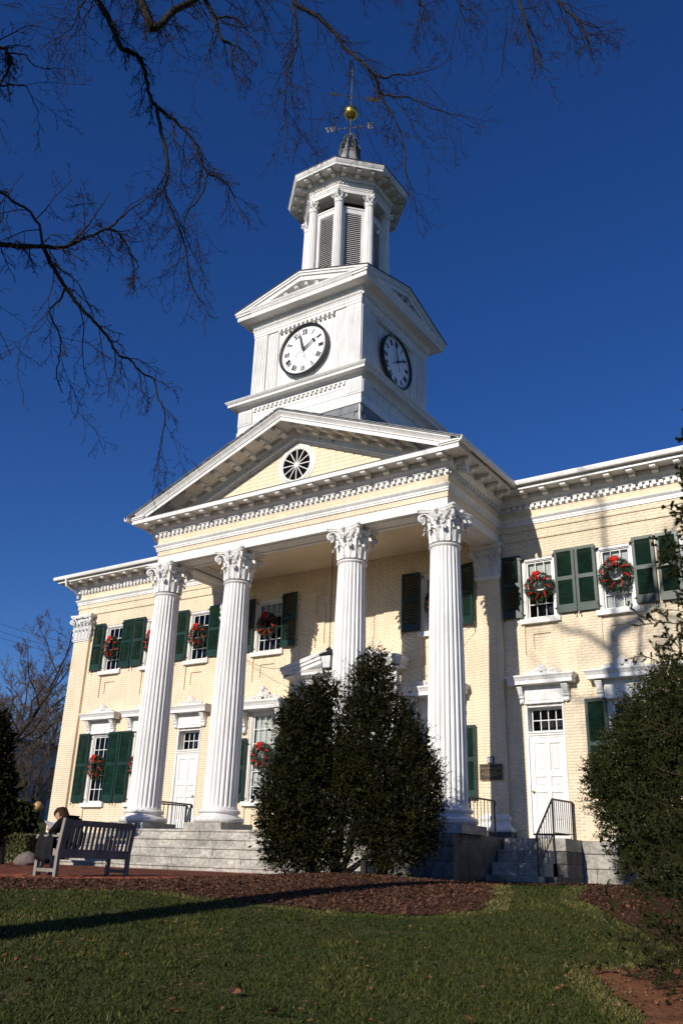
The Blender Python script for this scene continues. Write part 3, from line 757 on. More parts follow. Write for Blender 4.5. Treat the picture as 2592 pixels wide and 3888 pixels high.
# ---------------------------------------------------------------- carved hoods
def crest(mb, w, h, big=False):
    """carved crest standing on a hood: palmette between running scrolls"""
    X = Vector((1, 0, 0)); Z = Vector((0, 0, 1)); O = Vector((0, -1, 0))
    for i in range(7):
        a = (i - 3) * .40; d = X * math.sin(a) + Z * math.cos(a); l = h * (.62 - .06 * abs(i - 3)); b = Vector((0, -.04, h * .36))
        mb.tube([b, b + d * l * .5 + O * .035, b + d * l * .92 + O * .03, b + d * l + O * .005], [.012, .035, .03, .008], 5)
    for sg in (-1, 1):
        spiral(mb, Vector((sg * w * .22, -.05, h * .34)), X * sg, Z, h * .30, 1.6, .028, ph=2.6, dirn=-1)
        spiral(mb, Vector((sg * w * .60, -.05, h * .26)), X * sg, Z, h * .20, 1.5, .024, ph=2.6, dirn=-1)
        spiral(mb, Vector((sg * w * .90, -.05, h * .26)), X * -sg, Z, h * .22, 1.5, .024, ph=2.9, dirn=1)
        mb.tube([(0, -.05, .03), (sg * w * .25, -.055, .05), (sg * w * .5, -.055, h * .12), (sg * w * .75, -.05, .03), (sg * w * .95, -.05, .03)], [.045, .045, .035, .03, .02], 6)
        for t in (.12, .38, .52, .72, .82):
            b = Vector((sg * w * t, -.045, h * .12)); mb.tube([b, b + X * sg * .05 + Z * h * .26 + O * .03, b + X * sg * .11 + Z * h * .30], [.022, .024, .006], 5)
    if big:
        mb.lathe([(.001, -.09), (.05, -.08), (.085, -.03), (.09, .02), (.07, .07), (.001, .10)], 12, (0, -.09, h * .92))
        for sg in (-1, 1): spiral(mb, Vector((sg * .13, -.06, h * .56)), X * sg, Z, h * .22, 1.4, .035, ph=2.0, dirn=-1)
    mb.box(-w, w, -.05, .0, 0, .05)
def bracket(mb, w, h, d):
    pr = [(0, 0), (0, -h), (-d * .30, -h), (-d * .42, -h * .93), (-d * .36, -h * .80), (-d * .30, -h * .74), (-d * .46, -h * .68), (-d * .56, -h * .58), (-d * .62, -h * .45), (-d * .86, -h * .24), (-d, -h * .08), (-d, 0)]
    mb.prism(pr, lambda y, z: (-w / 2, y, z), lambda y, z: (w / 2, y, z))
    mb.box(-w / 2 - .012, w / 2 + .012, -d - .015, 0, -.035, -.005)
    mb.tube([(-w / 2 - .015, -d * .40, -h * .64), (w / 2 + .015, -d * .40, -h * .64)], d * .16, 8)
    mb.tube([(-w / 2 - .015, -d * .80, -h * .13), (w / 2 + .015, -d * .80, -h * .13)], d * .15, 8)
    for zf in (-.2, -.3, -.4, -.5):
        for xf in (-.28, 0, .28): mb.ball((xf * w, -d * (.92 + zf * .6), h * zf), w * .14, 3)
    mb.ball((0, -d * .30, -h * .98), w * .25, 4)
def hood_proto(hw, zc0, zc1, d, panel=None, br=None, cr=(.47, .34), big=False):
    """hood over an opening: cornice > panel, brackets, crest (heights are absolute, x centred on 0)"""
    mb = MB(); p = [(-.02, zc0 - .03), (.06, zc0 - .03), (.07, zc0), (d - .06, zc0), (d - .06, zc0 + (zc1 - zc0) * .42), (d - .045, zc0 + (zc1 - zc0) * .46), (d - .03, zc0 + (zc1 - zc0) * .62), (d, zc0 + (zc1 - zc0) * .80), (d + .01, zc0 + (zc1 - zc0) * .84), (d + .01, zc1), (-.02, zc1 + .015)]
    mb.sweep([(-hw + d, .02), (-hw + d, -.02), (hw - d, -.02), (hw - d, .02)], p)
    h = mb.build('window_hood', WHITE, hall, .4)
    if panel:
        pm = MB(); w, z0, z1 = panel; pm.box(-w, w, -.05, .02, z0, z1); pm.sweep([(-w + .07, 0), (w - .07, 0)], [(.0, 0)] * 2) if False else None
        pm.box(-w + .05, w - .05, -.062, -.05, z0 + .055, z0 + .075); pm.box(-w + .05, w - .05, -.062, -.05, z1 - .075, z1 - .055)
        pm.box(-w + .05, -w + .07, -.0625, -.05, z0 + .055, z1 - .055); pm.box(w - .07, w - .05, -.0625, -.05, z0 + .055, z1 - .055)
        pm.box(-w - .01, w + .01, -.075, .02, z0 - .03, z0 + .012)
        pm.build('panel', WHITE, h)
    bw, bh, bd, bx = br
    for sg in (-1, 1):
        b = MB(); bracket(b, bw, bh, bd); b.build('bracket', WHITE, h, .5, (sg * bx, 0, zc0 - .028))
    c = MB(); crest(c, *cr, big); c.build('crest', WHITE, h, .7, (0, -.06, zc1 + .01))
    return h
h0 = hood_proto(.93, 4.885, 5.115, .36, (.53, 4.44, 4.86), (.15, .42, .22, .62))
hoodx = [-6.2, 6.2, -10.48, -8.35, 8.33, 10.48]
for i, x in enumerate(hoodx):
    o = h0 if i == 0 else copy_tree(h0, hall); o.location.x = x
hd = hood_proto(.98, 4.80, 5.05, .42, None, (.19, .66, .30, .74), (.66, .44), True)
for i, x in enumerate((-3.1, 3.1)):
    o = hd if i == 0 else copy_tree(hd, hall); o.location.x = x

# ---------------------------------------------------------------- side doors
def panel_door(w, h):
    mb = MB(); xs = [-w / 2, -w / 2 + .115, -.055, .055, w / 2 - .115, w / 2]; zs = [0, .26, .98, 1.10, 1.36, 1.48, h - .14, h]
    d = MB(); 
    for i in range(5):
        for j in range(7):
            if i in (1, 3) and j in (1, 3, 5): continue
            mb.quad((xs[i], -.045, zs[j]), (xs[i + 1], -.045, zs[j]), (xs[i + 1], -.045, zs[j + 1]), (xs[i], -.045, zs[j + 1]))
    mb.box(-w / 2, w / 2, -.012, .0, 0, h)
    leaf = mb.build('door', WHITE, hall)
    for i in (1, 3):
        for j in (1, 3, 5):
            x0, x1, z0, z1 = xs[i], xs[i + 1], zs[j], zs[j + 1]; p = MB(); b = .022; f = .055
            rings = [(0, -.045), (b, -.018), (f, -.018), (f + .03, -.034)]; n0 = 0
            for k, (o_, y) in enumerate(rings): p.v += [(x0 + o_, y, z0 + o_), (x1 - o_, y, z0 + o_), (x1 - o_, y, z1 - o_), (x0 + o_, y, z1 - o_)]
            for k in range(3):
                for q in range(4): p.f.append((k * 4 + q, k * 4 + (q + 1) % 4, k * 4 + 4 + (q + 1) % 4, k * 4 + 4 + q))
            p.f.append((12, 13, 14, 15)); p.build('door_panel', WHITE, leaf)
    return leaf
def door(cx, knob_side, label):
    leaf = panel_door(.95, 2.33); leaf.location = (cx, .075, 1.215); leaf['label'] = label
    k = MB().lathe([(.03, 0), (.03, .008), (.012, .012), (.012, .035), (.028, .042), (.034, .058), (.028, .074), (.004, .08)], 12)
    k.xf(Matrix.Rotation(PI / 2, 4, 'X')); k.build('knob', BRASS, leaf, .7, (knob_side * .415, -.045, 1.0))
    for z in (.25, 1.15, 2.05): MB().tube([(-knob_side * .475, -.05, z), (-knob_side * .475, -.05, z + .11)], .012, 6).build('hinge', WHITE, leaf)
    fr = MB(); x0, x1 = cx - .5, cx + .48
    for a, b in ((x0 - .055, x0 + .02), (x1 - .02, x1 + .03)): fr.box(a, b, -.012, .06, 1.17, 4.43)
    fr.box(x0 + .02, x1 - .02, .02, .075, 3.548, 3.60); fr.box(x0, x1, -.005, .34, 3.600, 3.655); fr.box(x0 + .01, x1 - .01, -.03, .30, 3.655, 3.70)
    fr.box(x0, x1, .02, .34, 4.33, 4.43); fr.box(x0 - .02, x0 + .01, .06, .34, 3.65, 4.33); fr.box(x1 - .01, x1 + .02, .06, .34, 3.65, 4.33); fr.box(x0 - .03, x1 + .03, -.06, .4, 1.10, 1.165)
    fo = fr.build('door_frame', WHITE, hall)
    tm = MB(); a, b, z0, z1 = x0 + .02, x1 - .02, 3.70, 4.33; nc = 4
    tm.box(a, a + .05, .24, .28, z0, z1); tm.box(b - .05, b, .24, .28, z0, z1); tm.box(a + .05, b - .05, .24, .28, z0, z0 + .05); tm.box(a + .05, b - .05, .24, .28, z1 - .05, z1)
    for i in range(1, nc): x = a + .05 + (b - a - .1) * i / nc; tm.box(x - .011, x + .011, .245, .275, z0 + .05, z1 - .05)
    zmid = (z0 + z1) / 2; tm.box(a + .05, b - .05, .2455, .2745, zmid - .011, zmid + .011)
    to = tm.build('transom_window', WHITE, hall)
    pw, ph = (b - a - .1) / nc, (z1 - z0 - .1) / 2
    for i in range(nc):
        for j in range(2): link('pane', window_pane(pw, ph), to, (a + .05 + pw * (i + .5), .262, z0 + .05 + ph * (j + .5)), (random.uniform(-.03, .03), 0, random.uniform(-.03, .03)))
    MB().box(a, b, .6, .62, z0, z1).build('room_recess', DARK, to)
door(-6.2, 1, 'white panelled door on the left between two columns'); door(6.2, -1, 'white panelled door on the right above the stone stoop')

# ---------------------------------------------------------------- main doorway with its pediment
dw = MB()
dw.sweep([(-1.78, .02), (-1.78, -.12), (1.78, -.12), (1.78, .02)], [(-.3, 5.33), (.06, 5.33), (.06, 5.60), (.10, 5.63), (.14, 5.66), (.18, 5.66), (.30, 5.70), (.30, 5.76), (.33, 5.80), (.36, 5.84), (-.3, 5.86)])
for sg in (-1, 1):
    for y0, dz0, dz1, xe in ((-.42, 0, .22, 2.10), (-.47, .12, .30, 2.14), (-.50, .215, .34, 2.18)):
        dw.prism([(0, 6.40 - .22 + dz0), (sg * xe, 5.78 - .22 + dz0 + .09), (sg * xe, 5.78 - .22 + dz1 + .09), (0, 6.40 - .22 + dz1)], lambda x, z, y=y0: (x, y, z), lambda x, z: (x, .01, z))
dwo = dw.build('doorway_pediment', WHITE, hall)
MB().prism([(-1.75, 5.84), (1.75, 5.84), (0, 6.33)], lambda x, z: (x, -.16, z), lambda x, z: (x, 0, z)).build('tympanum', WHITE, dwo)
for sg in (-1, 1):
    p = MB().box(sg * 1.60 - .17, sg * 1.60 + .17, -.16, .02, 1.06, 5.33)
    for k in range(5): p.box(sg * 1.6 - .13 + k * .06, sg * 1.6 - .105 + k * .06, -.175, -.15, 1.5, 4.9)
    po = p.build('doorway_pilaster', WHITE, hall)
    c = MB(); 
    for s2 in (-1, 1): spiral(c, Vector((sg * 1.6 + s2 * .17, -.20, 5.12)), Vector((s2, 0, 0)), Vector((0, 0, 1)), .12, 1.8, .035, ph=PI / 2, dirn=-1)
    c.box(sg * 1.6 - .27, sg * 1.6 + .27, -.26, .02, 5.24, 5.32); c.box(sg * 1.6 - .22, sg * 1.6 + .22, -.2, .02, 4.95, 5.24); c.build('capital', WHITE, po, .6)
md = MB()
md.box(-1.45, -1.30, -.03, .3, 1.1, 5.2); md.box(1.30, 1.45, -.03, .3, 1.1, 5.2); md.box(-1.30, 1.30, -.03, .3, 5.0, 5.2); md.box(-1.30, 1.30, .02, .3, 3.72, 3.92)
md.box(-.80, -.66, .0, .3, 1.1, 3.72); md.box(.66, .80, .0, .3, 1.1, 3.72)
mdo = md.build('main_door_frame', WHITE, hall)
for sg in (-1, 1):
    l = panel_door(.65, 2.4); l.name = 'main_door'; l.location = (sg * .33, .16, 1.2)
for i in range(6): link('pane', window_pane(.40, .98), mdo, (-1.08 + i * .432, .2, 4.46))
for sg in (-1, 1):
    for k in range(4): link('pane', window_pane(.46, .55), mdo, (sg * 1.05, .2, 1.55 + k * .58))
MB().box(-1.45, 1.45, .55, .6, 1.1, 5.2).build('room_recess', DARK, mdo)

# ---------------------------------------------------------------- the brickwork goes up
hp = []
for b in bricks:
    p = Vector(((b[0] + b[1]) / 2, b[4], (b[2] + b[3]) / 2)); hp.append((p - CAM).length if b[1] < 9.2 else 99)
order = np.argsort(hp)
near = set(int(i) for i in order[:300])
BRK = {}
for i in near:
    xa, xb, za, zb, y = bricks[i]; k = (round(xb - xa, 3), round(zb - za, 3))
    if k not in BRK: w, h = k; BRK[k] = MB().bbox(-w / 2, w / 2, 0, .010, -h / 2, h / 2, .004).mesh('brick', CREAM)
    link('brick', BRK[k], facade, ((xa + xb) / 2, y + .0040 + random.uniform(-.0009, .0009), (za + zb) / 2))
tag(link('bricks', brick_mesh('bricks', [b for i, b in enumerate(bricks) if i not in near]), facade), kind='stuff')

# ---------------------------------------------------------------- clock tower
TC = Vector((0, -.916, 0))
def four(fn, sides=(0, 1, 2, 3)):
    """the same work on each face of the tower: fn(mb) draws the front, centred on the tower axis"""
    out = MB()
    for k in sides:
        t = MB(); fn(t); out.join(t, Matrix.Translation(TC) @ Matrix.Rotation(k * PI / 2, 4, 'Z'))
    return out
def sq(h): return [(-h, TC.y - h), (h, TC.y - h), (h, TC.y + h), (-h, TC.y + h)]
tb = MB().sweep(sq(2.30), [(0, 12.80), (0, 12.86), (.05, 12.86), (.05, 12.99), (.03, 13.02), (.03, 13.19), (0, 13.20), (0, 13.72), (.03, 13.74), (.03, 13.79), (.10, 13.83), (.13, 13.86), (.30, 13.87), (.30, 13.95), (.33, 13.97), (.37, 14.02), (.38, 14.045), (-.20, 14.10)], True).build('tower_base', WHITEB, hall)
for ky, sy in ((0, 1),):
    MB().prism([(-2.29, 11.75), (2.29, 11.75), (2.29, 12.83), (-2.29, 12.83)], lambda x, z: (x, TC.y - .9, z), lambda x, z: (x, TC.y + 2.29, z)).build('slate_skirt', SLATE, tb)
    MB().prism([(-2.295, 12.83 - .05 + .01 - 2.295 * SL + .07), (0, 12.79), (2.295, 12.79 - 2.295 * SL + .02), (2.295, 12.83), (-2.295, 12.83)], lambda x, z: (x, TC.y - 2.295, z), lambda x, z: (x, TC.y - .8, z)).build('slate_front', SLATE, tb)
    for sg in (-1, 1): a, b = sorted((sg * 2.24, sg * 2.30)); MB().box(a, b, TC.y - 2.31, TC.y - 2.24, 11.8, 12.86).build('corner_board', WHITE, tb)
SLT = MB().bbox(-.148, .148, -.014, 0, -.25, 0, .003).mesh('slate', SLATE)
for k in (0, 1):
    M = Matrix.Translation(TC) @ Matrix.Rotation(k * PI / 2, 4, 'Z')
    for r in range(5):
        for i in range(-8, 9):
            x = (i + (.5 if r % 2 else 0)) * .30
            if abs(x) < 2.2 and not (k == 0 and 12.8 - r * .2 < 12.5 - abs(x) * SL + .1):
                p = M @ Vector((x, -2.303 - random.random() * .004, 12.855 - r * .2)); link('slate', SLT, tb, p, (-.06, 0, k * PI / 2))
def reeds(t, x0, x1, y, z0, z1, proj, n):
    t.box(x0, x1, y - proj, y + .05, z0, z1)
    w = (x1 - x0 - .08) / n
    for i in range(n): t.box(x0 + .04 + w * (i + .22), x0 + .04 + w * (i + .78), y - proj - .020, y - proj, z0 + .05, z1 - .05)
for k in range(4):
    for sg in (-1, 1):
        a, b = sorted((sg * 2.33, sg * 1.78)); four(lambda t: reeds(t, a, b, -2.30, 13.2, 13.722, .05, 7), (k,)).build('base_pilaster', WHITE, tb)
def basefront(t):
    t.box(-1.77, 1.77, -2.315, -2.28, 13.24, 13.27); t.box(-1.70, 1.70, -2.312, -2.28, 13.50, 13.52); t.box(-1.77, 1.77, -2.35, -2.28, 13.72, 13.80)
tag(four(basefront).build('base_mouldings', WHITE, tb), kind='stuff')
def dent_row(t, x0, x1, y, z, w, h, d, step):
    n = round((x1 - x0) / step)
    for i in range(n + 1): x = x0 + (x1 - x0) * i / n; t.box(x - w / 2, x + w / 2, y - d, y, z - h, z)
tag(four(lambda t: dent_row(t, -1.70, 1.70, -2.30, 13.72, .085, .10, .06, .17)).build('dentils', WHITE, tb), kind='stuff')
# clock stage
cs = MB().sweep(sq(2.02), [(0, 14.0), (0, 16.58), (.10, 16.60), (.10, 16.70), (.115, 16.705), (.115, 16.80), (.13, 16.82), (.13, 16.97), (.15, 16.99), (.20, 17.04), (.20, 17.08), (.24, 17.12), (.52, 17.15), (.52, 17.30), (.54, 17.32), (.57, 17.39), (.595, 17.43), (.595, 17.47), (-.1, 17.50)], True).build('clock_stage', WHITEB, hall)
for k in range(4):
    for sg in (-1, 1):
        a, b = sorted((sg * 2.10, sg * 1.56)); four(lambda t: reeds(t, a, b, -2.02, 14.1, 16.585, .09, 7), (k,)).build('corner_pilaster', WHITE, cs)
        a, b = sorted((sg * 1.54, sg * 1.12)); four(lambda t: reeds(t, a, b, -2.02, 14.1, 16.582, .05, 5), (k,)).build('inner_pilaster', WHITE, cs)
def stagefront(t):
    for sg in (-1, 1):
        a, b = sorted((sg * 1.02, sg * 1.0)); t.box(a, b, -2.035, -2.0, 14.3, 16.3)
    for r in (1.02,):
        for q in range(4):
            pts = [(r * math.cos(q * PI / 2 + .38 + .8 * i / 6), -2.02, 15.5 + r * math.sin(q * PI / 2 + .38 + .8 * i / 6)) for i in range(7)]
            t.tube(pts, .014, 5)
tag(four(stagefront).build('panel_mouldings', WHITE, cs), kind='stuff')
tag(four(lambda t: dent_row(t, -1.03, 1.03, -2.02, 16.585, .09, .11, .13, .165)).build('large_dentils', WHITE, cs), kind='stuff')
tag(four(lambda t: dent_row(t, -2.10, 2.10, -2.15, 16.95, .045, .075, .05, .088)).build('small_dentils', WHITE, cs), kind='stuff')
# four gables of the clock stage
def gable(t):
    P, S = 18.22, .285; y = -2.62
    for sg in (-1, 1):
        for ya, d0, d1, xe in ((-2.555, -.34, -.16, 2.548), (-2.60, -.17, -.06, 2.592), (-2.63, -.08, 0, 2.622)):
            t.prism([(0, P + d0), (sg * xe, P - xe * S + d0), (sg * xe, P - xe * S + d1), (0, P + d1)], lambda x, z, y=ya: (x, y, z), lambda x, z: (x, -2.0, z))
    t.prism([(-2.1, 17.46), (2.1, 17.46), (0, 17.96)], lambda x, z: (x, -2.12, z), lambda x, z: (x, -2.0, z))
    n = len(t.v)
four(gable).build('stage_gables', WHITE, cs)
MODS = modillion_mesh(.13, .36, .15)
for k in (0, 1):
    M = Matrix.Translation(TC) @ Matrix.Rotation(k * PI / 2, 4, 'Z')
    for sg in (-1, 1):
        for i in range(4):
            x = .22 + i * .42; p = M @ Vector((sg * x, -2.13, 18.22 - x * .285 - .345)); e = (Matrix.Rotation(k * PI / 2, 4, 'Z') @ Matrix.Rotation(sg * math.atan(.285), 4, 'Y')).to_euler(); link('modillion', MODS, cs, p, e)
gr = MB()
for k in range(4):
    t = MB()
    for sg in (-1, 1): t.add([(0, -2.66, 18.235), (sg * 2.66, -2.66, 18.235 - 2.66 * .285), (0, 0, 18.235), (sg * 2.66, -2.66, 18.215 - 2.66 * .285), (0, -2.66, 18.215)], [(0, 1, 2), (0, 1, 3, 4)])
    gr.join(t, Matrix.Translation(TC) @ Matrix.Rotation(k * PI / 2, 4, 'Z'))
gr.build('stage_roof', ROOF, cs)
# clocks
def stroke(mb, x0, z0, x1, z1, w, y0=-.012, y1=0):
    d = Vector((x1 - x0, z1 - z0)); n = Vector((-d.y, d.x)).normalized() * w / 2
    mb.prism([(x0 - n.x, z0 - n.y), (x1 - n.x, z1 - n.y), (x1 + n.x, z1 + n.y), (x0 + n.x, z0 + n.y)], lambda x, z: (x, y0, z), lambda x, z: (x, y1, z))
def numeral(txt):
    h = .165; mb = MB(); wd = {'I': .042, 'V': .115, 'X': .115}; tot = sum(wd[c] for c in txt); x = -tot / 2; k = 0
    for c in txt:
        w = wd[c]; k += 1; q = .0004 * k
        if c == 'I': stroke(mb, x + w / 2, -h / 2, x + w / 2, h / 2, .025)
        if c == 'V': stroke(mb, x + .02, h / 2, x + w / 2, -h / 2, .028); stroke(mb, x + w - .015, h / 2, x + w / 2, -h / 2, .011, -.0125 - q)
        if c == 'X': stroke(mb, x + .015, h / 2, x + w - .015, -h / 2, .028); stroke(mb, x + .012, -h / 2, x + w - .012, h / 2, .011, -.0125 - q)
        for zz in (-h / 2, h / 2):
            if not (c == 'V' and zz < 0): stroke(mb, x + .004, zz, x + w - .004, zz, .009, -.0135 - q)
        x += w
    return mb.mesh('numeral', BLACK)
NUM = [numeral(t) for t in ('XII', 'I', 'II', 'III', 'IIII', 'V', 'VI', 'VII', 'VIII', 'IX', 'X', 'XI')]
def hand(L, w, tail, spade):
    mb = MB(); mb.prism([(-w * .7, 0), (w * .7, 0), (w * .25, L * .72), (0, L), (-w * .25, L * .72)], lambda x, z: (x, -.012, z), lambda x, z: (x, 0, z))
    mb.box(-.006, .006, -.010, -.002, -tail, 0); mb.ball((0, -.006, -tail), .018, 4, 1)
    if spade: mb.prism([(0, L * .66), (w * 1.5, L * .74), (0, L * .86), (-w * 1.5, L * .74)], lambda x, z: (x, -.0135, z), lambda x, z: (x, -.001, z))
    else: mb.prism([(-w * .9, L * .60), (w * .9, L * .60), (0, L * .68)], lambda x, z: (x, -.0135, z), lambda x, z: (x, -.001, z))
    return mb.mesh('clock_hand', BLACK)
HOURH, MINH = hand(.60, .05, .33, True), hand(.80, .055, .33, False)
RIMM = MB()
ring(RIMM, (0, 0), .862, .938, -.07, .05, 56); RIMM = RIMM.mesh('rim', BLACK, .5)
DOTS = MB()
for i in range(60):
    a = 2 * PI * i / 60; DOTS.box(.80 * math.sin(a) - .009, .80 * math.sin(a) + .009, -.008, 0, .80 * math.cos(a) - .009, .80 * math.cos(a) + .009)
DOTS = DOTS.mesh('minute_dots', BLACK)
DIAL = MB().prism([(.9 * math.cos(2 * PI * k / 56), .9 * math.sin(2 * PI * k / 56)) for k in range(56)], lambda x, z: (x, 0, z), lambda x, z: (x, .06, z)).mesh('clock', mat('clock_face', (.82, .82, .80), .35, vary=.02))
for k, lb in ((0, 'white clock face with black rim on the sunny side'), (1, 'white clock face with black rim on the shaded side')):
    M = Matrix.Translation(TC) @ Matrix.Rotation(k * PI / 2, 4, 'Z'); p = M @ Vector((0, -2.14, 15.49))
    ck = link('clock', DIAL, hall, p, (0, 0, k * PI / 2)); ck['label'] = lb
    link('rim', RIMM, ck); tag(link('minute_dots', DOTS, ck, (0, -.001, 0)), kind='stuff')
    for i, me in enumerate(NUM):
        a = 2 * PI * i / 12; link('numeral', me, ck, (.66 * math.sin(a), -.002, .66 * math.cos(a)), (0, a, 0))
    for me, a, y in ((HOURH, 2 * PI * 1.96 / 12, -.05), (MINH, 2 * PI * 57.5 / 60, -.075)): link(me.name, me, ck, (0, y, 0), (0, a, 0))
    MB().lathe([(.03, -.02), (.03, .09), (.001, .1)], 10).xf(Matrix.Rotation(PI / 2, 4, 'X')).build('hub', BLACK, ck)
# belfry
OV = [PI / 8 + k * PI / 4 - PI / 2 for k in range(8)]         # bearings of the eight corners
def octa(r): return [(TC.x + r * math.cos(a), TC.y + r * math.sin(a)) for a in OV]
bf = MB().sweep(octa(1.60), [(-.9, 17.6), (.02, 17.6), (.02, 18.55), (-.03, 18.60), (-.06, 18.66), (-.6, 18.70)], True).build('belfry', WHITE, hall)
BC = MB(); nf = 16; prs = []
for k in range(nf):
    for f, dp in ((0, 0), (.3, 0), (.65, 1.0)): prs.append((2 * PI * (k + f) / nf, dp))
for z, r in ((0, .178), (.06, .176), (2.95, .150), (3.02, .150)):
    for a, dp in prs: q = r * (1 - .10 * dp); BC.v.append((q * math.cos(a), q * math.sin(a), z))
n = len(prs)
for i in range(3):
    for k in range(n): BC.f.append((i * n + k, i * n + (k + 1) % n, (i + 1) * n + (k + 1) % n, (i + 1) * n + k))
BC.lathe([(.23, -.12), (.24, -.08), (.20, -.03), (.18, 0)], 20); BC.lathe([(.150, 2.99), (.17, 3.01), (.17, 3.05), (.15, 3.06)], 16)
BC = BC.mesh('belfry_column', WHITE, .5)
BCAP = capital_mesh(.15, .42)
for a in OV:
    c = link('belfry_column', BC, hall, (TC.x + 1.42 * math.cos(a), TC.y + 1.42 * math.sin(a), 18.72), (0, 0, a)); link('capital', BCAP, c, (0, 0, 3.04), (0, 0, PI / 4))
lw = 2 * 1.42 * math.sin(PI / 8)
LVM = MB()
for i in range(29): z = 19.0 + i * .083; x = lw / 2 - .26; LVM.add([(-x, -.045, z), (x, -.045, z), (x, .03, z + .075), (-x, .03, z + .075), (-x, -.045, z - .012), (x, -.045, z - .012), (x, .03, z + .063), (-x, .03, z + .063)], [(0, 1, 2, 3), (4, 5, 6, 7), (0, 1, 5, 4)])
LVM = LVM.mesh('louvers', WHITE)
PF = MB(); x = lw / 2 - .26
PF.box(-x - .14, -x, -.05, .05, 18.66, 21.66); PF.box(x, x + .14, -.05, .05, 18.66, 21.66); PF.box(-x, x, -.05, .05, 18.66, 18.98); PF.box(-x, x, -.05, .05, 21.44, 21.66); PF.box(-x - .14, x + .14, -.075, -.04, 21.62, 21.68)
PF = PF.mesh('louver_panel', WHITE)
for k in range(8):
    a = k * PI / 4; d = 1.30 * math.cos(PI / 8)
    o = link('louver_panel', PF, hall, (TC.x + d * math.sin(a), TC.y - d * math.cos(a), 0), (0, 0, a)); tag(link('louvers', LVM, o), kind='stuff')
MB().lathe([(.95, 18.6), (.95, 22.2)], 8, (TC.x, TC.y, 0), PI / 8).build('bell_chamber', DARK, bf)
be = MB().sweep(octa(1.55), [(-.5, 22.14), (.02, 22.14), (.02, 22.28), (.035, 22.285), (.035, 22.33), (.055, 22.35), (.055, 22.38), (.03, 22.39), (.03, 22.58), (.10, 22.585), (.12, 22.62), (.16, 22.74), (.18, 22.84), (.56, 22.84), (.56, 22.80), (.59, 22.80), (.59, 22.88), (.605, 22.89), (.64, 22.96), (.655, 23.00), (.655, 23.02), (-.5, 23.04)], True).build('belfry_cornice', WHITE, hall)
ew = 2 * 1.58 * math.sin(PI / 8)
DB = MB()
for k in range(8):
    t = MB(); dent_row(t, -ew / 2 + .03, ew / 2 - .03, -1.58 * math.cos(PI / 8), 22.545, .05, .075, .05, .115); DB.join(t, Matrix.Translation(TC) @ Matrix.Rotation(k * PI / 4, 4, 'Z'))
tag(DB.build('small_dentils', WHITE, be), kind='stuff')
MODB = modillion_mesh(.13, .37, .16)
for k in range(8):
    for x in (-.5, 0, .5):
        M = Matrix.Translation(TC) @ Matrix.Rotation(k * PI / 4, 4, 'Z'); p = M @ Vector((x, -1.72 * math.cos(PI / 8), 22.838)); link('modillion', MODB, be, p, (0, 0, k * PI / 4))
MB().sweep(octa(1.55), [(.0, 23.03), (.67, 23.025), (.675, 23.055), (.5, 23.14), (0, 23.42), (-.7, 23.86), (-1.10, 24.3)], True).build('belfry_roof', ROOF, hall)
fz = MB(); fz.lathe([(.62, 24.1), (.60, 24.35), (.48, 24.42), (.46, 24.5), (.40, 25.0), (.33, 25.22), (.36, 25.26), (.34, 25.34), (.22, 25.40), (.17, 25.8), (.10, 26.1), (.06, 26.3)], 8, (0, TC.y, 0), PI / 8)
fo = fz.build('finial', mat('finial_lead', (.30, .31, .32), .55, vary=.25), hall)
sc = MB()
for k in range(8):
    a = OV[k]; o = Vector((math.cos(a), math.sin(a), 0)); Z = Vector((0, 0, 1)); C0 = Vector((0, TC.y, 0))
    spiral(sc, C0 + o * .30 + Z * 25.50, o, Z, .12, 1.3, .035, n=14, m=5, ph=-1.5); spiral(sc, C0 + o * .22 + Z * 25.86, o, Z, .11, 1.3, .03, n=14, m=5, ph=-1.5)
    sc.tube([C0 + o * .36 + Z * 25.30, C0 + o * .40 + Z * 25.5, C0 + o * .26 + Z * 25.75, C0 + o * .24 + Z * 26.0, C0 + o * .14 + Z * 26.22], [.05, .045, .04, .035, .015], 5)
    sc.tube([C0 + o * .46 + Z * 24.45, C0 + o * .47 + Z * 24.7, C0 + o * .40 + Z * 25.05, C0 + o * .36 + Z * 25.28], [.035, .05, .035, .04], 5)
sc.build('scrollwork', COPPER, fo, .7)
# weathervane
vn = MB().tube([(0, TC.y, 26.1), (0, TC.y, 28.0), (0, TC.y, 29.55)], [.035, .028, .016], 8).build('weathervane', COPPER, hall, .7)
MB().ball((0, TC.y, 27.36), .285, 14).build('gilded_ball', GOLD, vn, 1.2)
MB().ball((0, TC.y, 29.5), .045, 6).lathe([(.03, 29.52), (.002, 29.85)], 8, (0, TC.y, 0)).build('tip', GOLD, vn, .8)
av = MB(); av.tube([(-.62, 0, 0), (.85, 0, 0)], .016, 6)
av.prism([(-.95, 0), (-.60, -.09), (-.60, .09)], lambda x, z: (x, -.008, z), lambda x, z: (x, .008, z))
av.prism([(.52, 0), (.66, .10), (1.12, .12), (1.05, .0), (1.12, -.12), (.66, -.10)], lambda x, z: (x, -.008, z), lambda x, z: (x, .008, z))
for i in range(4): av.box(.70 + i * .1, .715 + i * .1, -.012, .012, -.10, .10)
av.build('arrow', BRASS, vn, .5, (0, TC.y, 28.21), (0, 0, math.atan2(-.66, -.75) + PI))
WA = math.atan2(-.40, -.92) + PI
rb = MB(); rb.tube([(-.62, 0, 0), (.62, 0, 0)], .013, 6); rb.tube([(0, -.62, 0), (0, .62, 0)], .013, 6)
for x in (-.42, -.2, .2, .42): rb.lathe([(.001, -.07), (.035, -.02), (.03, .03), (.001, .10)], 8, (x, 0, 0))
rb.build('compass_rod', COPPER, vn, .7, (0, TC.y, 26.60), (0, 0, WA))
wm = MB(); H = .125
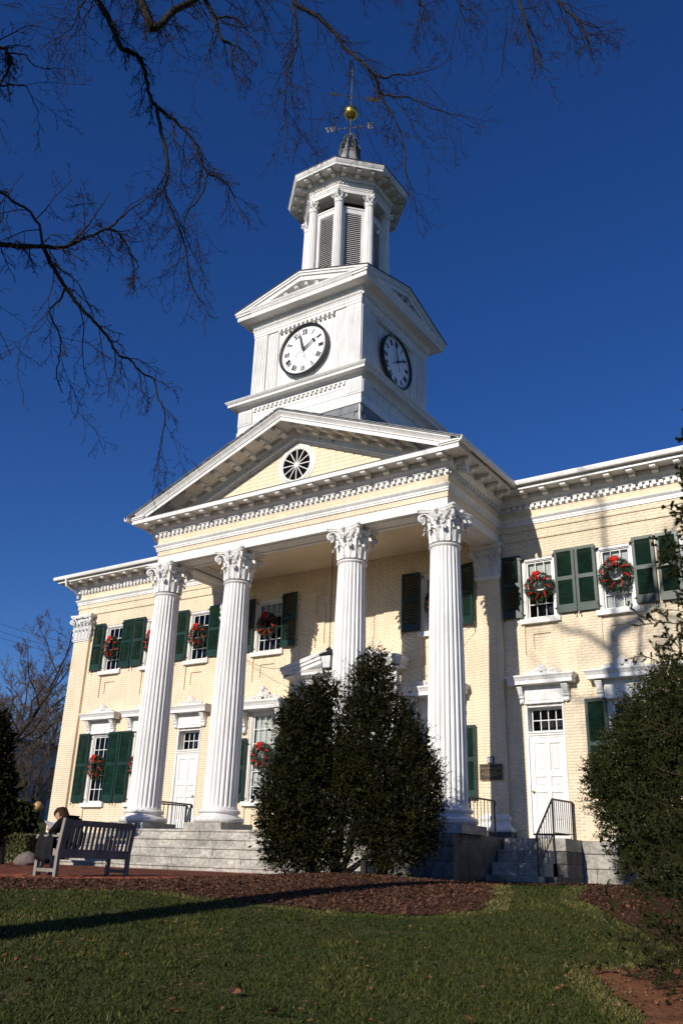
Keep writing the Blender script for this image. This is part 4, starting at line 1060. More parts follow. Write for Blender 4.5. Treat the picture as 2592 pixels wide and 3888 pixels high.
for a, b, w in (((-.17, H), (-.085, -H), .045), ((-.085, -H), (0, H), .022), ((0, H), (.085, -H), .045), ((.085, -H), (.17, H), .022), ((-.21, H), (-.10, H), .022), ((.10, H), (.21, H), .022), ((-.05, H), (.06, H), .02)): stroke(wm, *a, *b, w, -.01 - .0004 * len(wm.v) / 8, .01 + .0004 * len(wm.v) / 8)
wm.build('letter', DULL, vn, None, (0, TC.y, 26.60), (0, 0, WA)).location = Vector((0, TC.y, 26.60)) + Vector((math.cos(WA), math.sin(WA), 0)) * -.78
em = MB()
for a, b, w in (((-.06, -H), (-.06, H), .045), ((-.10, H), (.10, H), .024), ((-.10, -H), (.11, -H), .024), ((-.06, 0), (.06, 0), .022), ((.09, H), (.09, H - .06), .02), ((.10, -H), (.10, -H + .07), .02), ((.06, -.03), (.06, .03), .018)): stroke(em, *a, *b, w, -.01 - .0004 * len(em.v) / 8, .01 + .0004 * len(em.v) / 8)
em.build('letter', DULL, vn, None, Vector((0, TC.y, 26.60)) + Vector((math.cos(WA), math.sin(WA), 0)) * .76, (0, 0, WA))

# ================================================================== GROUND
def zt(x, y):
    x = np.asarray(x, float); y = np.asarray(y, float)
    s = (x - CAM.x) * -.5597 + (y - CAM.y) * .8287
    z = np.maximum(-1.26 + .0946 * s, -3.0); k = .12; top = -.005
    h = np.clip(.5 + .5 * (top - z) / k, 0, 1); z = top * (1 - h) + z * h - k * h * (1 - h)
    z = z + .12 * np.exp(-(((x - 5.5) ** 2 + (y + 8.2) ** 2) / 1.6 ** 2)) + .10 * np.exp(-(((x - 11) ** 2 + (y + 8.5) ** 2) / 2.5 ** 2))
    z = z + .075 * np.clip((y + 12.5) / 5.5, 0, 1)
    return z + np.minimum(np.maximum(-x - 7, 0) * .1, 2.0) * np.clip((y + 14) / 8, 0, 1)
def grid_axis(lo, hi, step, far): 
    a = list(np.arange(lo, hi + 1e-6, step)); g = step
    while a[-1] < far: g *= 1.35; a.append(a[-1] + g)
    g = step
    while a[0] > -far: g *= 1.35; a.insert(0, a[0] - g)
    return np.array(a)
gx, gy = grid_axis(-16, 22, .3, 900), grid_axis(-24, 4, .3, 900)
X, Y = np.meshgrid(gx, gy); V = np.stack([X.ravel(), Y.ravel(), zt(X, Y).ravel()], 1)
nx, ny = len(gx), len(gy); I = np.arange(nx * ny).reshape(ny, nx)
F = np.stack([I[:-1, :-1].ravel(), I[:-1, 1:].ravel(), I[1:, 1:].ravel(), I[1:, :-1].ravel()], 1)
gme = npmesh('lawn', V, F, SOIL); gme.shade_smooth(); tag(link('lawn', gme), kind='structure')

def inpoly(px, py, poly):
    c = np.zeros(px.shape, bool); n = len(poly)
    for i in range(n):
        x0, y0 = poly[i]; x1, y1 = poly[(i + 1) % n]
        t = ((y0 > py) != (y1 > py)) & (px < (x1 - x0) * (py - y0) / (y1 - y0 + 1e-12) + x0); c ^= t
    return c
def wob(x, y, s, k): return s * (np.sin(x * k + 1.3 * np.sin(y * k * .7)) + np.sin(y * k * 1.3 + 2 * np.sin(x * k * .5)) + .6 * np.sin(x * k * 3.1 + y * k * 2.3)) / 2.6
POLY_BED = [(1.9, -13.75), (2.9, -14.75), (4.25, -14.36), (4.85, -13.7), (5.6, -13.0), (6.87, -12.95), (7.44, -12.84), (8.4, -12.71), (9.29, -12.23), (9.58, -11.36), (9.2, -10.2), (8.4, -8.5), (7.6, -6), (7.2, -2.3), (4.6, -2.3), (4.0, -5.3), (4.2, -7.3), (3.3, -9.5), (3.9, -11.2), (3.4, -12.9)]
POLY_R = [(9.9, -8.4), (10.03, -9.12), (10.4, -10.21), (10.95, -10.84), (11.63, -11.7), (12.07, -12.09), (14, -12.7), (17, -12), (18, -.15), (7.2, -.15), (7.2, -3.2), (8.9, -5.5)]
POLY_D = [(11.7, -13.77), (11.95, -14.3), (12.2, -14.65), (12.58, -15.2), (13.0, -16.6), (15.5, -16.4), (15.5, -12.9), (13.2, -12.95), (12.32, -13.14)]
POLY_PATH = [(-16, -5.2), (4.05, -5.2), (4.25, -7.3), (3.35, -9.5), (3.95, -11.2), (3.45, -12.85), (1.9, -13.75), (-16, -13.75)]
def bed(name, poly, step, m, lift, rough):
    xs = [p[0] for p in poly]; ys = [p[1] for p in poly]
    gx = np.arange(min(xs) - .3, max(xs) + .3, step); gy = np.arange(min(ys) - .3, max(ys) + .3, step)
    X, Y = np.meshgrid(gx, gy); Z = zt(X, Y) + lift + wob(X, Y, rough, 2.1) * .6 + wob(X + 3, Y, rough, 6.3) * .5 + RNG.normal(0, rough * .35, X.shape)
    ny, nx = X.shape; I = np.arange(nx * ny).reshape(ny, nx)
    cx, cy = X[:-1, :-1] + step / 2, Y[:-1, :-1] + step / 2
    k = inpoly(cx + wob(cx, cy, .07, 5), cy + wob(cy, cx, .07, 5), poly)
    F = np.stack([I[:-1, :-1][k], I[:-1, 1:][k], I[1:, 1:][k], I[1:, :-1][k]], 1)
    used, inv = np.unique(F, return_inverse=True)
    V = np.stack([X.ravel(), Y.ravel(), Z.ravel()], 1)[used]
    me = npmesh(name, V, inv.reshape(-1, 4), m); me.shade_smooth()
    return tag(link(name, me), kind='structure')
bed('mulch_bed', POLY_BED, .07, MULCH, .008, .010); bed('mulch_bed', POLY_R, .08, MULCH, .010, .012); bed('dirt_patch', POLY_D, .06, DIRT, .016, .010)
# brick path
pj = bed('brick_path', POLY_PATH, .12, BRICKJ, .006, .0)
PB = []
for r in range(int(8.7 / .105)):
    y = -13.75 + r * .105
    for c in range(int(20.3 / .215) + 1):
        x = -16 + c * .215 + (.1075 if r % 2 else 0)
        PB.append((x + .10, y + .05))
PB = np.array(PB); PB = PB[inpoly(PB[:, 0], PB[:, 1], POLY_PATH)]
dist = np.hypot(PB[:, 0] - CAM.x, PB[:, 1] - CAM.y); o = np.argsort(dist)
PVM = MB().box(-.102, .102, -.048, .048, -.04, .0).mesh('paver', BRICK)
for i in o[:300]: link('paver', PVM, pj, (PB[i, 0], PB[i, 1], float(zt(PB[i, 0], PB[i, 1])) + .018 + random.uniform(-.002, .002)), (random.uniform(-.012, .012), random.uniform(-.012, .012), 0))
rest = PB[o[300:]]; n = len(rest); zz = zt(rest[:, 0], rest[:, 1]) + .018 + RNG.uniform(-.002, .002, n)
V = np.zeros((n, 4, 3))
for k, (a, b) in enumerate(((-1, -1), (1, -1), (1, 1), (-1, 1))): V[:, k, 0] = rest[:, 0] + a * .102; V[:, k, 1] = rest[:, 1] + b * .048; V[:, k, 2] = zz + RNG.normal(0, .0007, n)
tag(link('pavers', npmesh('pavers', V.reshape(-1, 3), np.arange(n * 4).reshape(-1, 4), BRICK), pj), kind='stuff')

def blades(name, n, region, hmin, hmax, w, excl, m, tonefn, dens=None):
    u = RNG.random((n * 2, 2)); (x0, x1), (y0, y1) = region
    d = dens(u) if dens else u
    P = np.stack([x0 + (x1 - x0) * d[:, 0], y0 + (y1 - y0) * d[:, 1]], 1)
    k = np.ones(len(P), bool)
    for e in excl: k &= ~inpoly(P[:, 0] + wob(P[:, 0], P[:, 1], .10, 5), P[:, 1] + wob(P[:, 1], P[:, 0], .10, 5), e)
    return P[k][:n]
# grass in view: in polar steps around the camera so that near blades stand denser
NB = 230000
az = np.radians(RNG.uniform(-62, -5, NB)); rr = 5.2 + 10.5 * RNG.random(NB) ** 1.35
PX, PY_ = CAM.x + rr * np.sin(az), CAM.y + rr * np.cos(az)
k = np.ones(NB, bool)
for e in (POLY_BED, POLY_R, POLY_D, POLY_PATH): k &= ~inpoly(PX + wob(PX, PY_, .09, 5) + RNG.normal(0, .05, NB), PY_ + wob(PY_, PX, .09, 5) + RNG.normal(0, .05, NB), e)
n2 = 26000
bx, by = RNG.uniform(-30, -8, n2), RNG.uniform(-13, 6, n2)
PX, PY_, rr = np.concatenate([PX[k], bx]), np.concatenate([PY_[k], by]), np.concatenate([rr[k], np.full(n2, 14.)])
n = len(PX); patch = wob(PX, PY_, 1, 1.1) + .7 * wob(PX + 5, PY_ - 3, 1, 3.0)
edge = np.zeros(n)
for e in (POLY_BED, POLY_R, POLY_D):
    ex = np.zeros(n, bool)
    for dx, dy in ((.28, 0), (-.28, 0), (0, .28), (0, -.28), (.2, .2), (-.2, -.2)): ex |= inpoly(PX + dx, PY_ + dy, e)
    edge = np.maximum(edge, ex * .30)
tone = np.clip(.26 + .16 * patch + edge + RNG.normal(0, .16, n), 0, 1)
clump = wob(PX * 1.7, PY_ * 1.7, 1, 4.3) + wob(PX - 9, PY_, 1, 7.7); tone = np.clip(tone + .07 * clump, 0, 1)
hh = RNG.uniform(.014, .042, n) * np.clip(1 + .22 * patch + .28 * clump, .35, 1.8) ; ww = RNG.uniform(.0035, .007, n) * (.55 + rr / 11)
th = RNG.uniform(0, 2 * PI, n); ln = RNG.uniform(.25, 1.15, n) * hh; la = RNG.uniform(0, 2 * PI, n)
Z = zt(PX, PY_) - .004
V = np.zeros((n, 3, 3)); T = np.repeat(tone, 3)
V[:, 0] = np.stack([PX - ww * np.cos(th), PY_ - ww * np.sin(th), Z], 1); V[:, 1] = np.stack([PX + ww * np.cos(th), PY_ + ww * np.sin(th), Z], 1)
V[:, 2] = np.stack([PX + ln * np.cos(la), PY_ + ln * np.sin(la), Z + hh], 1)
tag(link('grass', npmesh('grass', V.reshape(-1, 3), np.arange(n * 3).reshape(-1, 3), GRASS, T)), kind='stuff')
# mulch chips
def scatter_flat(name, n, poly, size, m, lift, long=2.2):
    xs = [p[0] for p in poly]; ys = [p[1] for p in poly]
    P = np.stack([RNG.uniform(min(xs), max(xs), n * 3), RNG.uniform(min(ys), max(ys), n * 3)], 1)
    P = P[inpoly(P[:, 0] + wob(P[:, 0], P[:, 1], .06, 5), P[:, 1], poly)][:n]; n = len(P)
    s = RNG.uniform(.5, 1.3, n) * size; a = RNG.uniform(0, 2 * PI, n); t = RNG.normal(0, .5, n); z = zt(P[:, 0], P[:, 1]) + lift + RNG.uniform(0, .02, n)
    ux = np.stack([np.cos(a), np.sin(a), t], 1) * (s * long / 2)[:, None]; uy = np.stack([-np.sin(a), np.cos(a), RNG.normal(0, .5, n)], 1) * (s / 2)[:, None]
    C = np.stack([P[:, 0], P[:, 1], z], 1)
    V = np.stack([C - ux - uy, C + ux - uy, C + ux + uy, C - ux + uy], 1)
    return tag(link(name, npmesh(name, V.reshape(-1, 3), np.arange(n * 4).reshape(-1, 4), m)), kind='stuff')
scatter_flat('mulch_chips', 30000, POLY_BED, .016, CHIP, .004); scatter_flat('mulch_chips', 20000, POLY_R, .018, CHIP, .02)
scatter_flat('dirt_crumbs', 2500, POLY_D, .012, mat('dirt_crumb', (.21, .10, .055), .95, vary=.3, scale=12), .02, 1.3)
# leaf litter over lawn and beds
nl = 420; a_ = np.radians(RNG.uniform(-60, -8, nl)); r_ = RNG.uniform(6, 13, nl); LX, LY = CAM.x + r_ * np.sin(a_), CAM.y + r_ * np.cos(a_); LZ = zt(LX, LY) + .035 + RNG.uniform(0, .012, nl); s_ = RNG.uniform(.010, .024, nl); b_ = RNG.uniform(0, 6.28, nl)
V = np.zeros((nl, 4, 3))
for k, (p_, q_) in enumerate(((-1.3, 0), (0, -.8), (1.3, 0), (0, .8))): V[:, k, 0] = LX + s_ * (p_ * np.cos(b_) - q_ * np.sin(b_)); V[:, k, 1] = LY + s_ * (p_ * np.sin(b_) + q_ * np.cos(b_)); V[:, k, 2] = LZ + RNG.normal(0, .006, nl)
tag(link('leaf_litter', npmesh('leaf_litter', V.reshape(-1, 3), np.arange(nl * 4).reshape(-1, 4), STRAW)), kind='stuff')
# fallen leaves on the lawn
LF = MB(); LF.add([(0, -.035, 0), (.022, -.01, .008), (.028, .02, .014), (0, .045, .004), (-.03, .018, .012), (-.022, -.012, .01), (0, 0, .002)], [(0, 1, 6), (1, 2, 6), (2, 3, 6), (3, 4, 6), (4, 5, 6), (5, 0, 6)])
LF = LF.mesh('fallen_leaf', STRAW)
for i, (px, py, d, lb, s) in enumerate(((890, 3766, 7.4, 'curled brown leaf lying on the lawn, left of centre', 1.7), (1038, 3852, 6.8, 'orange dry leaf near the bottom edge of the lawn', 1.5), (1777, 3874, 6.7, 'reddish leaf lying at the bottom of the lawn, right of centre', 1.4), (140, 3648, 8.6, 'pale dry leaf on the lawn at the far left', 1.4), (110, 3732, 7.8, 'orange leaf on the lawn at lower left', 1.2))):
    p = at(px, py, d); dd = (p - CAM); g = None
    for t in np.arange(5, 16, .05):
        q = at(px, py, t)
        if q.z < float(zt(q.x, q.y)) + .04: g = q; break
    o = link('fallen_leaf', LF, None, (g.x, g.y, float(zt(g.x, g.y)) + .045), (random.uniform(-.5, .5), random.uniform(-.5, .5), random.uniform(0, 6))); o.scale = (s, s, s); tag(o, lb, 'leaf', 'fallen leaves on the lawn')

# ================================================================== STONE STEPS AND STOOP
st = thing('stone_steps', 'broad pale granite steps and platform in front of the columns', 'steps')
XL, XR, RI, TR = -5.6, 3.75, .212, .345
mb = MB().box(XL, 5.40, -3.78, -.05, -.3, 1.02); mb.build('platform', STONE_DARK_SHADE, st)
for k in range(5):
    z1 = 1.062 - k * RI; y1 = -3.84 - k * TR; x = XL - k * .0 - random.random() * .3
    while x < XR - .01:
        w = random.uniform(1.3, 2.3); xa, xb = max(x, XL), min(x + w, XR)
        if XR - xb < .4: xb = XR
        if xb - xa > .1:
            m = MB().bbox(xa + .004, xb - .004, y1 + random.uniform(-.008, .008), y1 + TR + .25, z1 - RI - .10, z1 - .055, .012); m.bbox(xa + .004, xb - .004, y1 - .028 + random.uniform(-.006, .006), y1 + TR + .25, z1 - .054, z1 + random.uniform(-.004, .003), .010); m.build('step_stone', STONE, st)
        x += w if xb < XR else 99
for k in range(4):
    for r, x in enumerate(np.arange(XL, 5.3, 1.35)): 
        if k == 0: MB().bbox(x + .003, min(x + 1.345, 5.40), -3.60, -.05, 1.0, 1.056, .004).build('floor_stone', STONE_DARK_SHADE, st)  # floor toned dark to weaken the light bounced up under the portico
zc = [-.25, .16, .47, .78, 1.06]
for k in range(4):
    for xa, xb in (((3.76, 4.75), (4.75, 5.42)) if k % 2 else ((3.76, 4.4), (4.4, 5.42))): MB().bbox(xa + .004, xb - .004, -3.86, -3.5, zc[k] + .003, zc[k + 1] - .003, .012).build('wall_stone', STONE_DARK_SHADE, st)  # same stone as the steps, with the shade put into its colour
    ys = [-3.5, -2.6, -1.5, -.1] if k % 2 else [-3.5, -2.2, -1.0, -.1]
    for ya, yb in zip(ys[:-1], ys[1:]): MB().box(5.30, 5.42, ya + .004, yb - .004, zc[k] + .003, zc[k + 1] - .003).build('wall_stone', STONE_DARK_SHADE, st)
so = thing('stone_stoop', 'small granite stoop with steps below the right hand door', 'steps')
for k in range(4):
    z1 = 1.055 - k * .276; y0 = -1.25 - k * .36
    xs = [5.45, 6.1, 6.74] if k else [5.45, 6.2, 7.0]
    for xa, xb in zip(xs[:-1], xs[1:]): MB().bbox(xa + .004, xb - .004, y0 + random.uniform(-.008, .008), y0 + .55 if k else -.02, z1 - .272 if k < 3 else -.3, z1, .012).build('step_stone', STONE, so)
MB().bbox(6.745, 7.0, -1.96, -1.245, -.3, .225, .012).build('wall_stone', STONE_DARK_SHADE, so)  # stoop side stones coloured darker than the steps to imitate shade
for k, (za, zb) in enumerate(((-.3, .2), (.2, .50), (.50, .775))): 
    for xa, xb in ((6.745, 7.0),): MB().bbox(xa, xb, -1.24, -.05, za + .003, zb - .003, .012).build('wall_stone', STONE_DARK_SHADE, so)
    MB().box(6.9, 7.005, -1.2, -.05, za + .004, zb - .004).build('wall_stone', STONE_DARK_SHADE, so)

# ---------------------------------------------------------------- iron handrails
def handrail(pts, label, nb, drop=.88, loop=True, bottom=True):
    """pts: foot points of the posts; balusters between them"""
    t = thing('handrail', label, 'handrail', pts[0], 0, 'black iron handrails at the doors'); o = Vector(pts[0]); Z = Vector((0, 0, 1))
    P = [Vector(p) - o for p in pts]
    for p in P: MB().box(p.x - .018, p.x + .018, p.y - .018, p.y + .018, p.z - .06, p.z + drop).build('post', IRON, t)
    top = [p + Z * drop for p in P]
    ends = list(top)
    if loop:
        d = (top[0] - top[1]).normalized(); ends = [top[0] + d * .05 - Z * .13, top[0] + d * .07 - Z * .04, top[0]] + top[1:]
        d = (top[-1] - top[-2]).normalized(); ends = ends + [top[-1] + d * .05 - Z * .02, top[-1] + d * .06 - Z * .10]
    MB().tube(ends, .024, 6).build('rail', IRON, t, .7)
    if bottom:
        for a, b in zip(P[:-1], P[1:]): MB().tube([a + Z * .13, b + Z * .13], .013, 5).build('bottom_rail', IRON, t, .7)
    for a, b, n in zip(P[:-1], P[1:], nb):
        for i in range(1, n + 1): q = a.lerp(b, i / (n + 1)); MB().tube([q + Z * .13, q + Z * (drop - .01)], .0095, 5, False).build('baluster', IRON, t, .7)
    return t
handrail([(6.66, -2.12, .24), (6.70, -1.18, 1.055), (6.80, -.10, 1.055)], 'iron handrail on the stoop in front of the right hand door', (6, 9), .88)
handrail([(5.10, -2.30, 1.06), (5.12, -.95, 1.06)], 'short iron handrail beside the right hand column base', (6,), .86)
handrail([(-7.75, -1.5, .34), (-6.2, -1.45, 1.06), (-5.95, -.1, 1.06)], 'iron handrail rising behind the far left column base', (6, 7), .86)
handrail([(-5.35, -1.9, 1.06), (-5.33, -.55, 1.06)], 'short iron handrail seen beside the left hand door', (7,), .86)

# ---------------------------------------------------------------- plaque and small sign on the right pilaster
pl = thing('wall_plaque', 'dark bronze plaque with raised lettering on the pilaster by the right hand door', 'plaque', (4.70, -.138, 2.70))
MB().bbox(-.325, .325, -.025, 0, -.21, .21, .008).build('plate', BRONZE, pl)
m = MB()
for a in ((-.325, .325, .192, .21), (-.325, .325, -.21, -.192)): m.box(a[0], a[1], -.032, -.02, a[2], a[3])
for a in ((-.325, -.308), (.308, .325)): m.box(a[0], a[1], -.0315, -.02, -.192, .192)
m.build('rim', BRASS, pl)
def text(body, size, loc, m, parent, name='lettering', ex=.003):
    c = bpy.data.curves.new(name, 'FONT'); c.body = body; c.size = size; c.align_x = 'CENTER'; c.align_y = 'CENTER'; c.extrude = ex; c.materials.append(m)
    o = link(name, c); bpy.context.view_layer.update(); me = bpy.data.meshes.new_from_object(o.evaluated_get(bpy.context.evaluated_depsgraph_get()))
    bpy.data.objects.remove(o); me.materials.clear(); me.materials.append(m); return link(name, me, parent, loc, (PI / 2, 0, 0))
text('McMURRAN HALL', .078, (0, -.028, .095), BRASS, pl)
m = MB()
for z, w in ((.025, .17), (-.02, .26), (-.055, .27), (-.09, .17), (-.125, .06)):
    x = -w
    while x < w: q = random.uniform(.02, .06); m.box(x, min(w, x + q), -.0275, -.02, z - .007, z + .007); x += q + .014
tag(m.build('fine_lettering', BRASS, pl), kind='stuff')
sg = thing('number_sign', 'small framed white sign above the bronze plaque', 'sign', (4.70, -.138, 3.01))
MB().bbox(-.09, .09, -.03, 0, -.098, .085, .006).build('frame', mat('dark_red_frame', (.06, .015, .015), .5), sg); MB().box(-.06, .06, -.034, -.028, -.065, .055).build('face', PAPER, sg)
text('S', .11, (-.014, -.036, -.005), BLACK, sg); MB().box(.036, .05, -.037, -.033, -.05, .045).build('bar', BLACK, sg)

# ---------------------------------------------------------------- hanging lantern with its chain and stays
ln = thing('hanging_lantern', 'black iron lantern hanging on a long chain under the portico', 'lantern', (.70, -2.0, 5.30))
ch = MB(); z = .72; i = 0
while z < 3.86:
    pts = []
    for q in range(9): a = 2 * PI * q / 8; pts.append((.018 * math.cos(a) * (1 if i % 2 else 0), .018 * math.cos(a) * (0 if i % 2 else 1), z + .032 + .034 * math.sin(a)))
    ch.tube(pts, .0065, 4, False); z += .055; i += 1
tag(ch.build('chain', IRON, ln), kind='stuff')
def frame4(mb, r0, z0, r1, z1, t):
    for sx, sy in ((1, 1), (1, -1), (-1, 1), (-1, -1)): mb.tube([(sx * r0, sy * r0, z0), (sx * r1, sy * r1, z1)], t, 5)
cg = MB(); frame4(cg, .125, .12, .175, .46, .013); cg.box(-.14, .14, -.14, .14, .095, .125); cg.box(-.185, .185, -.185, .185, .455, .48); frame4(cg, .13, .10, .03, -.02, .012)
cg.lathe([(.001, -.07), (.03, -.03), (.03, 0), (.012, .02)], 8); cg.build('cage', IRON, ln)
rfm = MB().lathe([(.30, .47), (.31, .49), (.14, .585), (.09, .59), (.09, .65), (.11, .655), (.04, .70), (.015, .75)], 4, (0, 0, 0), PI / 4); rfm.build('cap', IRON, ln)
for k in range(4):
    g = MB().quad((-.115, -.124, .13), (.115, -.124, .13), (.163, -.172, .45), (-.163, -.172, .45)); g.xf(Matrix.Rotation(k * PI / 2, 4, 'Z')); g.build('pane', FROST, ln)
MB().lathe([(.02, .12), (.02, .24), (.035, .27), (.04, .32), (.02, .36), (.001, .37)], 10).build('bulb', PAPER, ln, .7)
def stay(a, b, sag, label):
    a, b = Vector(a), Vector(b); pts = [a.lerp(b, i / 24) - Vector((0, 0, sag * 4 * (i / 24) * (1 - i / 24))) for i in range(25)]
    m = MB(); 
    for i in range(24):
        for q in range(3): p = pts[i].lerp(pts[i + 1], q / 3); r = pts[i].lerp(pts[i + 1], (q + .62) / 3); m.tube([p, r], .011 if q % 2 else .008, 4)
    return tag(m.build('stay_chain', IRON), label, 'chain', 'thin chains bracing the lantern')
stay((.66, -2.0, 6.02), (-4.42, -.14, 6.85), .62, 'thin sagging chain from the lantern to the left pilaster'); stay((.74, -2.0, 6.02), (4.44, -.14, 6.75), .50, 'thin sagging chain from the lantern to the right pilaster')

# ---------------------------------------------------------------- wreaths
def wreath_parts(R=.29, r=.105, seed=1):
    g = np.random.default_rng(seed); n = 2600
    t, p = g.uniform(0, 2 * PI, n), g.uniform(0, 2 * PI, n); q = r * np.sqrt(g.uniform(.25, 1, n)) * (1 + .18 * np.sin(9 * t + 2 * np.sin(5 * t)))
    C = np.stack([(R + q * np.cos(p)) * np.cos(t), -.06 + q * np.sin(p) * .85, (R + q * np.cos(p)) * np.sin(t)], 1)
    D = np.stack([np.cos(p) * np.cos(t), np.sin(p), np.cos(p) * np.sin(t)], 1) * .8 + np.stack([-np.sin(t), 0 * t, np.cos(t)], 1) * g.uniform(-.2, 1.0, n)[:, None] + g.normal(0, .45, (n, 3))
    D /= np.linalg.norm(D, axis=1)[:, None]; S = np.cross(D, g.normal(0, 1, (n, 3))); S /= np.linalg.norm(S, axis=1)[:, None]
    L, W = g.uniform(.045, .085, n)[:, None], g.uniform(.006, .012, n)[:, None]
    V = np.stack([C - S * W, C + S * W, C + D * L + S * W * .3, C + D * L - S * W * .3], 1).reshape(-1, 3)
    green = npmesh('greenery', V, np.arange(n * 4).reshape(-1, 4), WREATH)
    rb = MB(); N = 150
    for seg in range(7):                         # ribbon wound round the ring, with gaps
        a0 = PI / 2 + .5 + seg * .78; pts = []
        for i in range(10):
            u = i / 9; t = a0 + .56 * u; ph = PI * (.15 + .9 * u) + .4; q = r * 1.08
            for w in (-.02, .02):
                tt = t + w / R * .9; rb.v.append(((R + q * math.cos(ph)) * math.cos(tt), -.06 - abs(q * math.sin(ph)) * .95 - .01, (R + q * math.cos(ph)) * math.sin(tt)))
        b = len(rb.v) - 20
        for i in range(9): rb.f.append((b + 2 * i, b + 2 * i + 1, b + 2 * i + 3, b + 2 * i + 2))
    rib = rb.mesh('ribbon', RED, .8)
    bw = MB(); C0 = Vector((0, -.19, R + .02))
    for a, l, w in ((.5, .14, .075), (2.64, .14, .075), (.05, .12, .07), (3.1, .12, .07), (1.1, .12, .07), (2.05, .12, .07), (1.57, .10, .06)):
        d = Vector((math.cos(a), 0, math.sin(a))); s = Vector((-d.z, 0, d.x)); O = Vector((0, -1, 0)); b = len(bw.v)
        for i in range(9):
            u = i / 8; ang = u * PI; x = math.sin(ang) * l; y = .055 * math.cos(ang) * math.sin(ang * .5 + .8)
            for q in (-.5, .5): p = C0 + d * x + O * (y + .02) + s * (q * w * (.35 + .65 * math.sin(ang))); bw.v.append(tuple(p))
        for i in range(8): bw.f.append((b + 2 * i, b + 2 * i + 1, b + 2 * i + 3, b + 2 * i + 2))
    for a, l in ((-1.2, .17), (-1.9, .15)):
        d = Vector((math.cos(a), 0, math.sin(a))); s = Vector((-d.z, 0, d.x)); b = len(bw.v)
        for i in range(6):
            u = i / 5
            for q in (-.5, .5): bw.v.append(tuple(C0 + d * (l * u) + Vector((0, -.02 - .02 * math.sin(u * 5), 0)) + s * q * .045))
        for i in range(5): bw.f.append((b + 2 * i, b + 2 * i + 1, b + 2 * i + 3, b + 2 * i + 2))
    bw.ball(tuple(C0 + Vector((0, -.03, 0))), .035, 5)
    bw.xf(Matrix.Translation(C0) @ Matrix.Scale(.86, 4) @ Matrix.Translation(-C0)); return green, rib, bw.mesh('bow', RED, .9)
WV = [wreath_parts(seed=s) for s in (3, 8, 21)]
wl_ = [(-10.46, 7.54, 'wreath with red bow on the upper window at the far left corner'), (-8.34, 7.54, 'wreath half hidden by the first column, on the upper floor'), (-6.15, 7.53, 'wreath on the upper window between the first and second columns'), (-3.12, 7.56, 'shaded wreath on the upper window inside the portico'),
       (3.14, 7.52, 'dark wreath on the upper window mostly hidden by the right column'), (6.26, 7.55, 'wreath on the upper window just right of the portico'), (8.36, 7.60, 'wreath on the upper window near the spruce at the right'),
       (-10.42, 3.24, 'wreath on the lower window at the far left, near the bench'), (-8.36, 3.22, 'wreath half hidden by the first column, on the ground floor'), (-3.02, 3.38, 'wreath on the tall lower window beside the big bush')]
for i, (x, z, lb) in enumerate(wl_):
    t = thing('wreath', lb, 'wreath', (x, -.045, z), 0, 'wreaths with red bows on the windows'); g, r_, b = WV[i % 3]; a = random.uniform(-.12, .12)
    link('greenery', g, t, (0, 0, 0), (0, random.uniform(0, 6), 0)); link('ribbon', r_, t, (0, 0, 0), (0, a, 0)); link('bow', b, t, (0, 0, 0), (0, a, 0))
    s = {6: 1.12, 9: 1.0}.get(i, 1.02); t.scale = (s, 1, s)

# ================================================================== BENCH, PERSON
BX, BY = 2.82, -11.58
bench = thing('park_bench', 'weathered grey slatted bench seen from behind at the edge of the brick path', 'bench', (BX, BY, -.01), -PI / 2)
HLF = .77
def leg(x, pts, w=.058, d=.062): 
    m = MB()
    for (y0, z0), (y1, z1) in zip(pts[:-1], pts[1:]):
        m.add([(x - w / 2, y0 - d / 2, z0), (x + w / 2, y0 - d / 2, z0), (x + w / 2, y0 + d / 2, z0), (x - w / 2, y0 + d / 2, z0), (x - w / 2, y1 - d / 2, z1), (x + w / 2, y1 - d / 2, z1), (x + w / 2, y1 + d / 2, z1), (x - w / 2, y1 + d / 2, z1)], [(0, 3, 2, 1), (4, 5, 6, 7), (0, 1, 5, 4), (1, 2, 6, 5), (2, 3, 7, 6), (3, 0, 4, 7)])
    return m
for sg in (-1, 1):
    x = sg * (HLF - .03)
    leg(x, [(0, 0), (0, .40), (.07, .86), (.075, .885)]).build('leg', TEAK, bench); leg(x, [(-.46, 0), (-.46, .60)]).build('leg', TEAK, bench)
    MB().box(x - .04, x + .04, -.52, -.40, .60, .635).box(x - .032, x + .032, -.40, .02, .602, .632).box(x - .04, x + .04, -.525, -.49, .575, .60).build('armrest', TEAK, bench)
    MB().box(x - .02, x + .02, -.43, -.03, .09, .14).build('stretcher', TEAK, bench); MB().box(x - .022, x + .022, -.43, -.03, .33, .41).build('side_rail', TEAK, bench)
L = HLF - .06
m = MB(); m.add([(-L, .04, .775), (L, .04, .775), (L, .075, .775), (-L, .075, .775), (-L, .055, .865), (L, .055, .865), (L, .09, .865), (-L, .09, .865)], [(0, 3, 2, 1), (4, 5, 6, 7), (0, 1, 5, 4), (1, 2, 6, 5), (2, 3, 7, 6), (3, 0, 4, 7)]); m.build('top_rail', TEAK, bench)
MB().box(-L, L, -.02, .015, .30, .41).build('back_rail', TEAK, bench); MB().box(-L, L, -.475, -.445, .33, .40).build('front_rail', TEAK, bench)
for i in range(15):
    x = -L + .05 + (2 * L - .1) * i / 14; n = MB()
    n.add([(x - .023, -.008, .40), (x + .023, -.008, .40), (x + .023, .010, .40), (x - .023, .010, .40), (x - .023, .048, .78), (x + .023, .048, .78), (x + .023, .066, .78), (x - .023, .066, .78)], [(0, 3, 2, 1), (4, 5, 6, 7), (0, 1, 5, 4), (1, 2, 6, 5), (2, 3, 7, 6), (3, 0, 4, 7)]); n.build('back_slat', TEAK, bench)
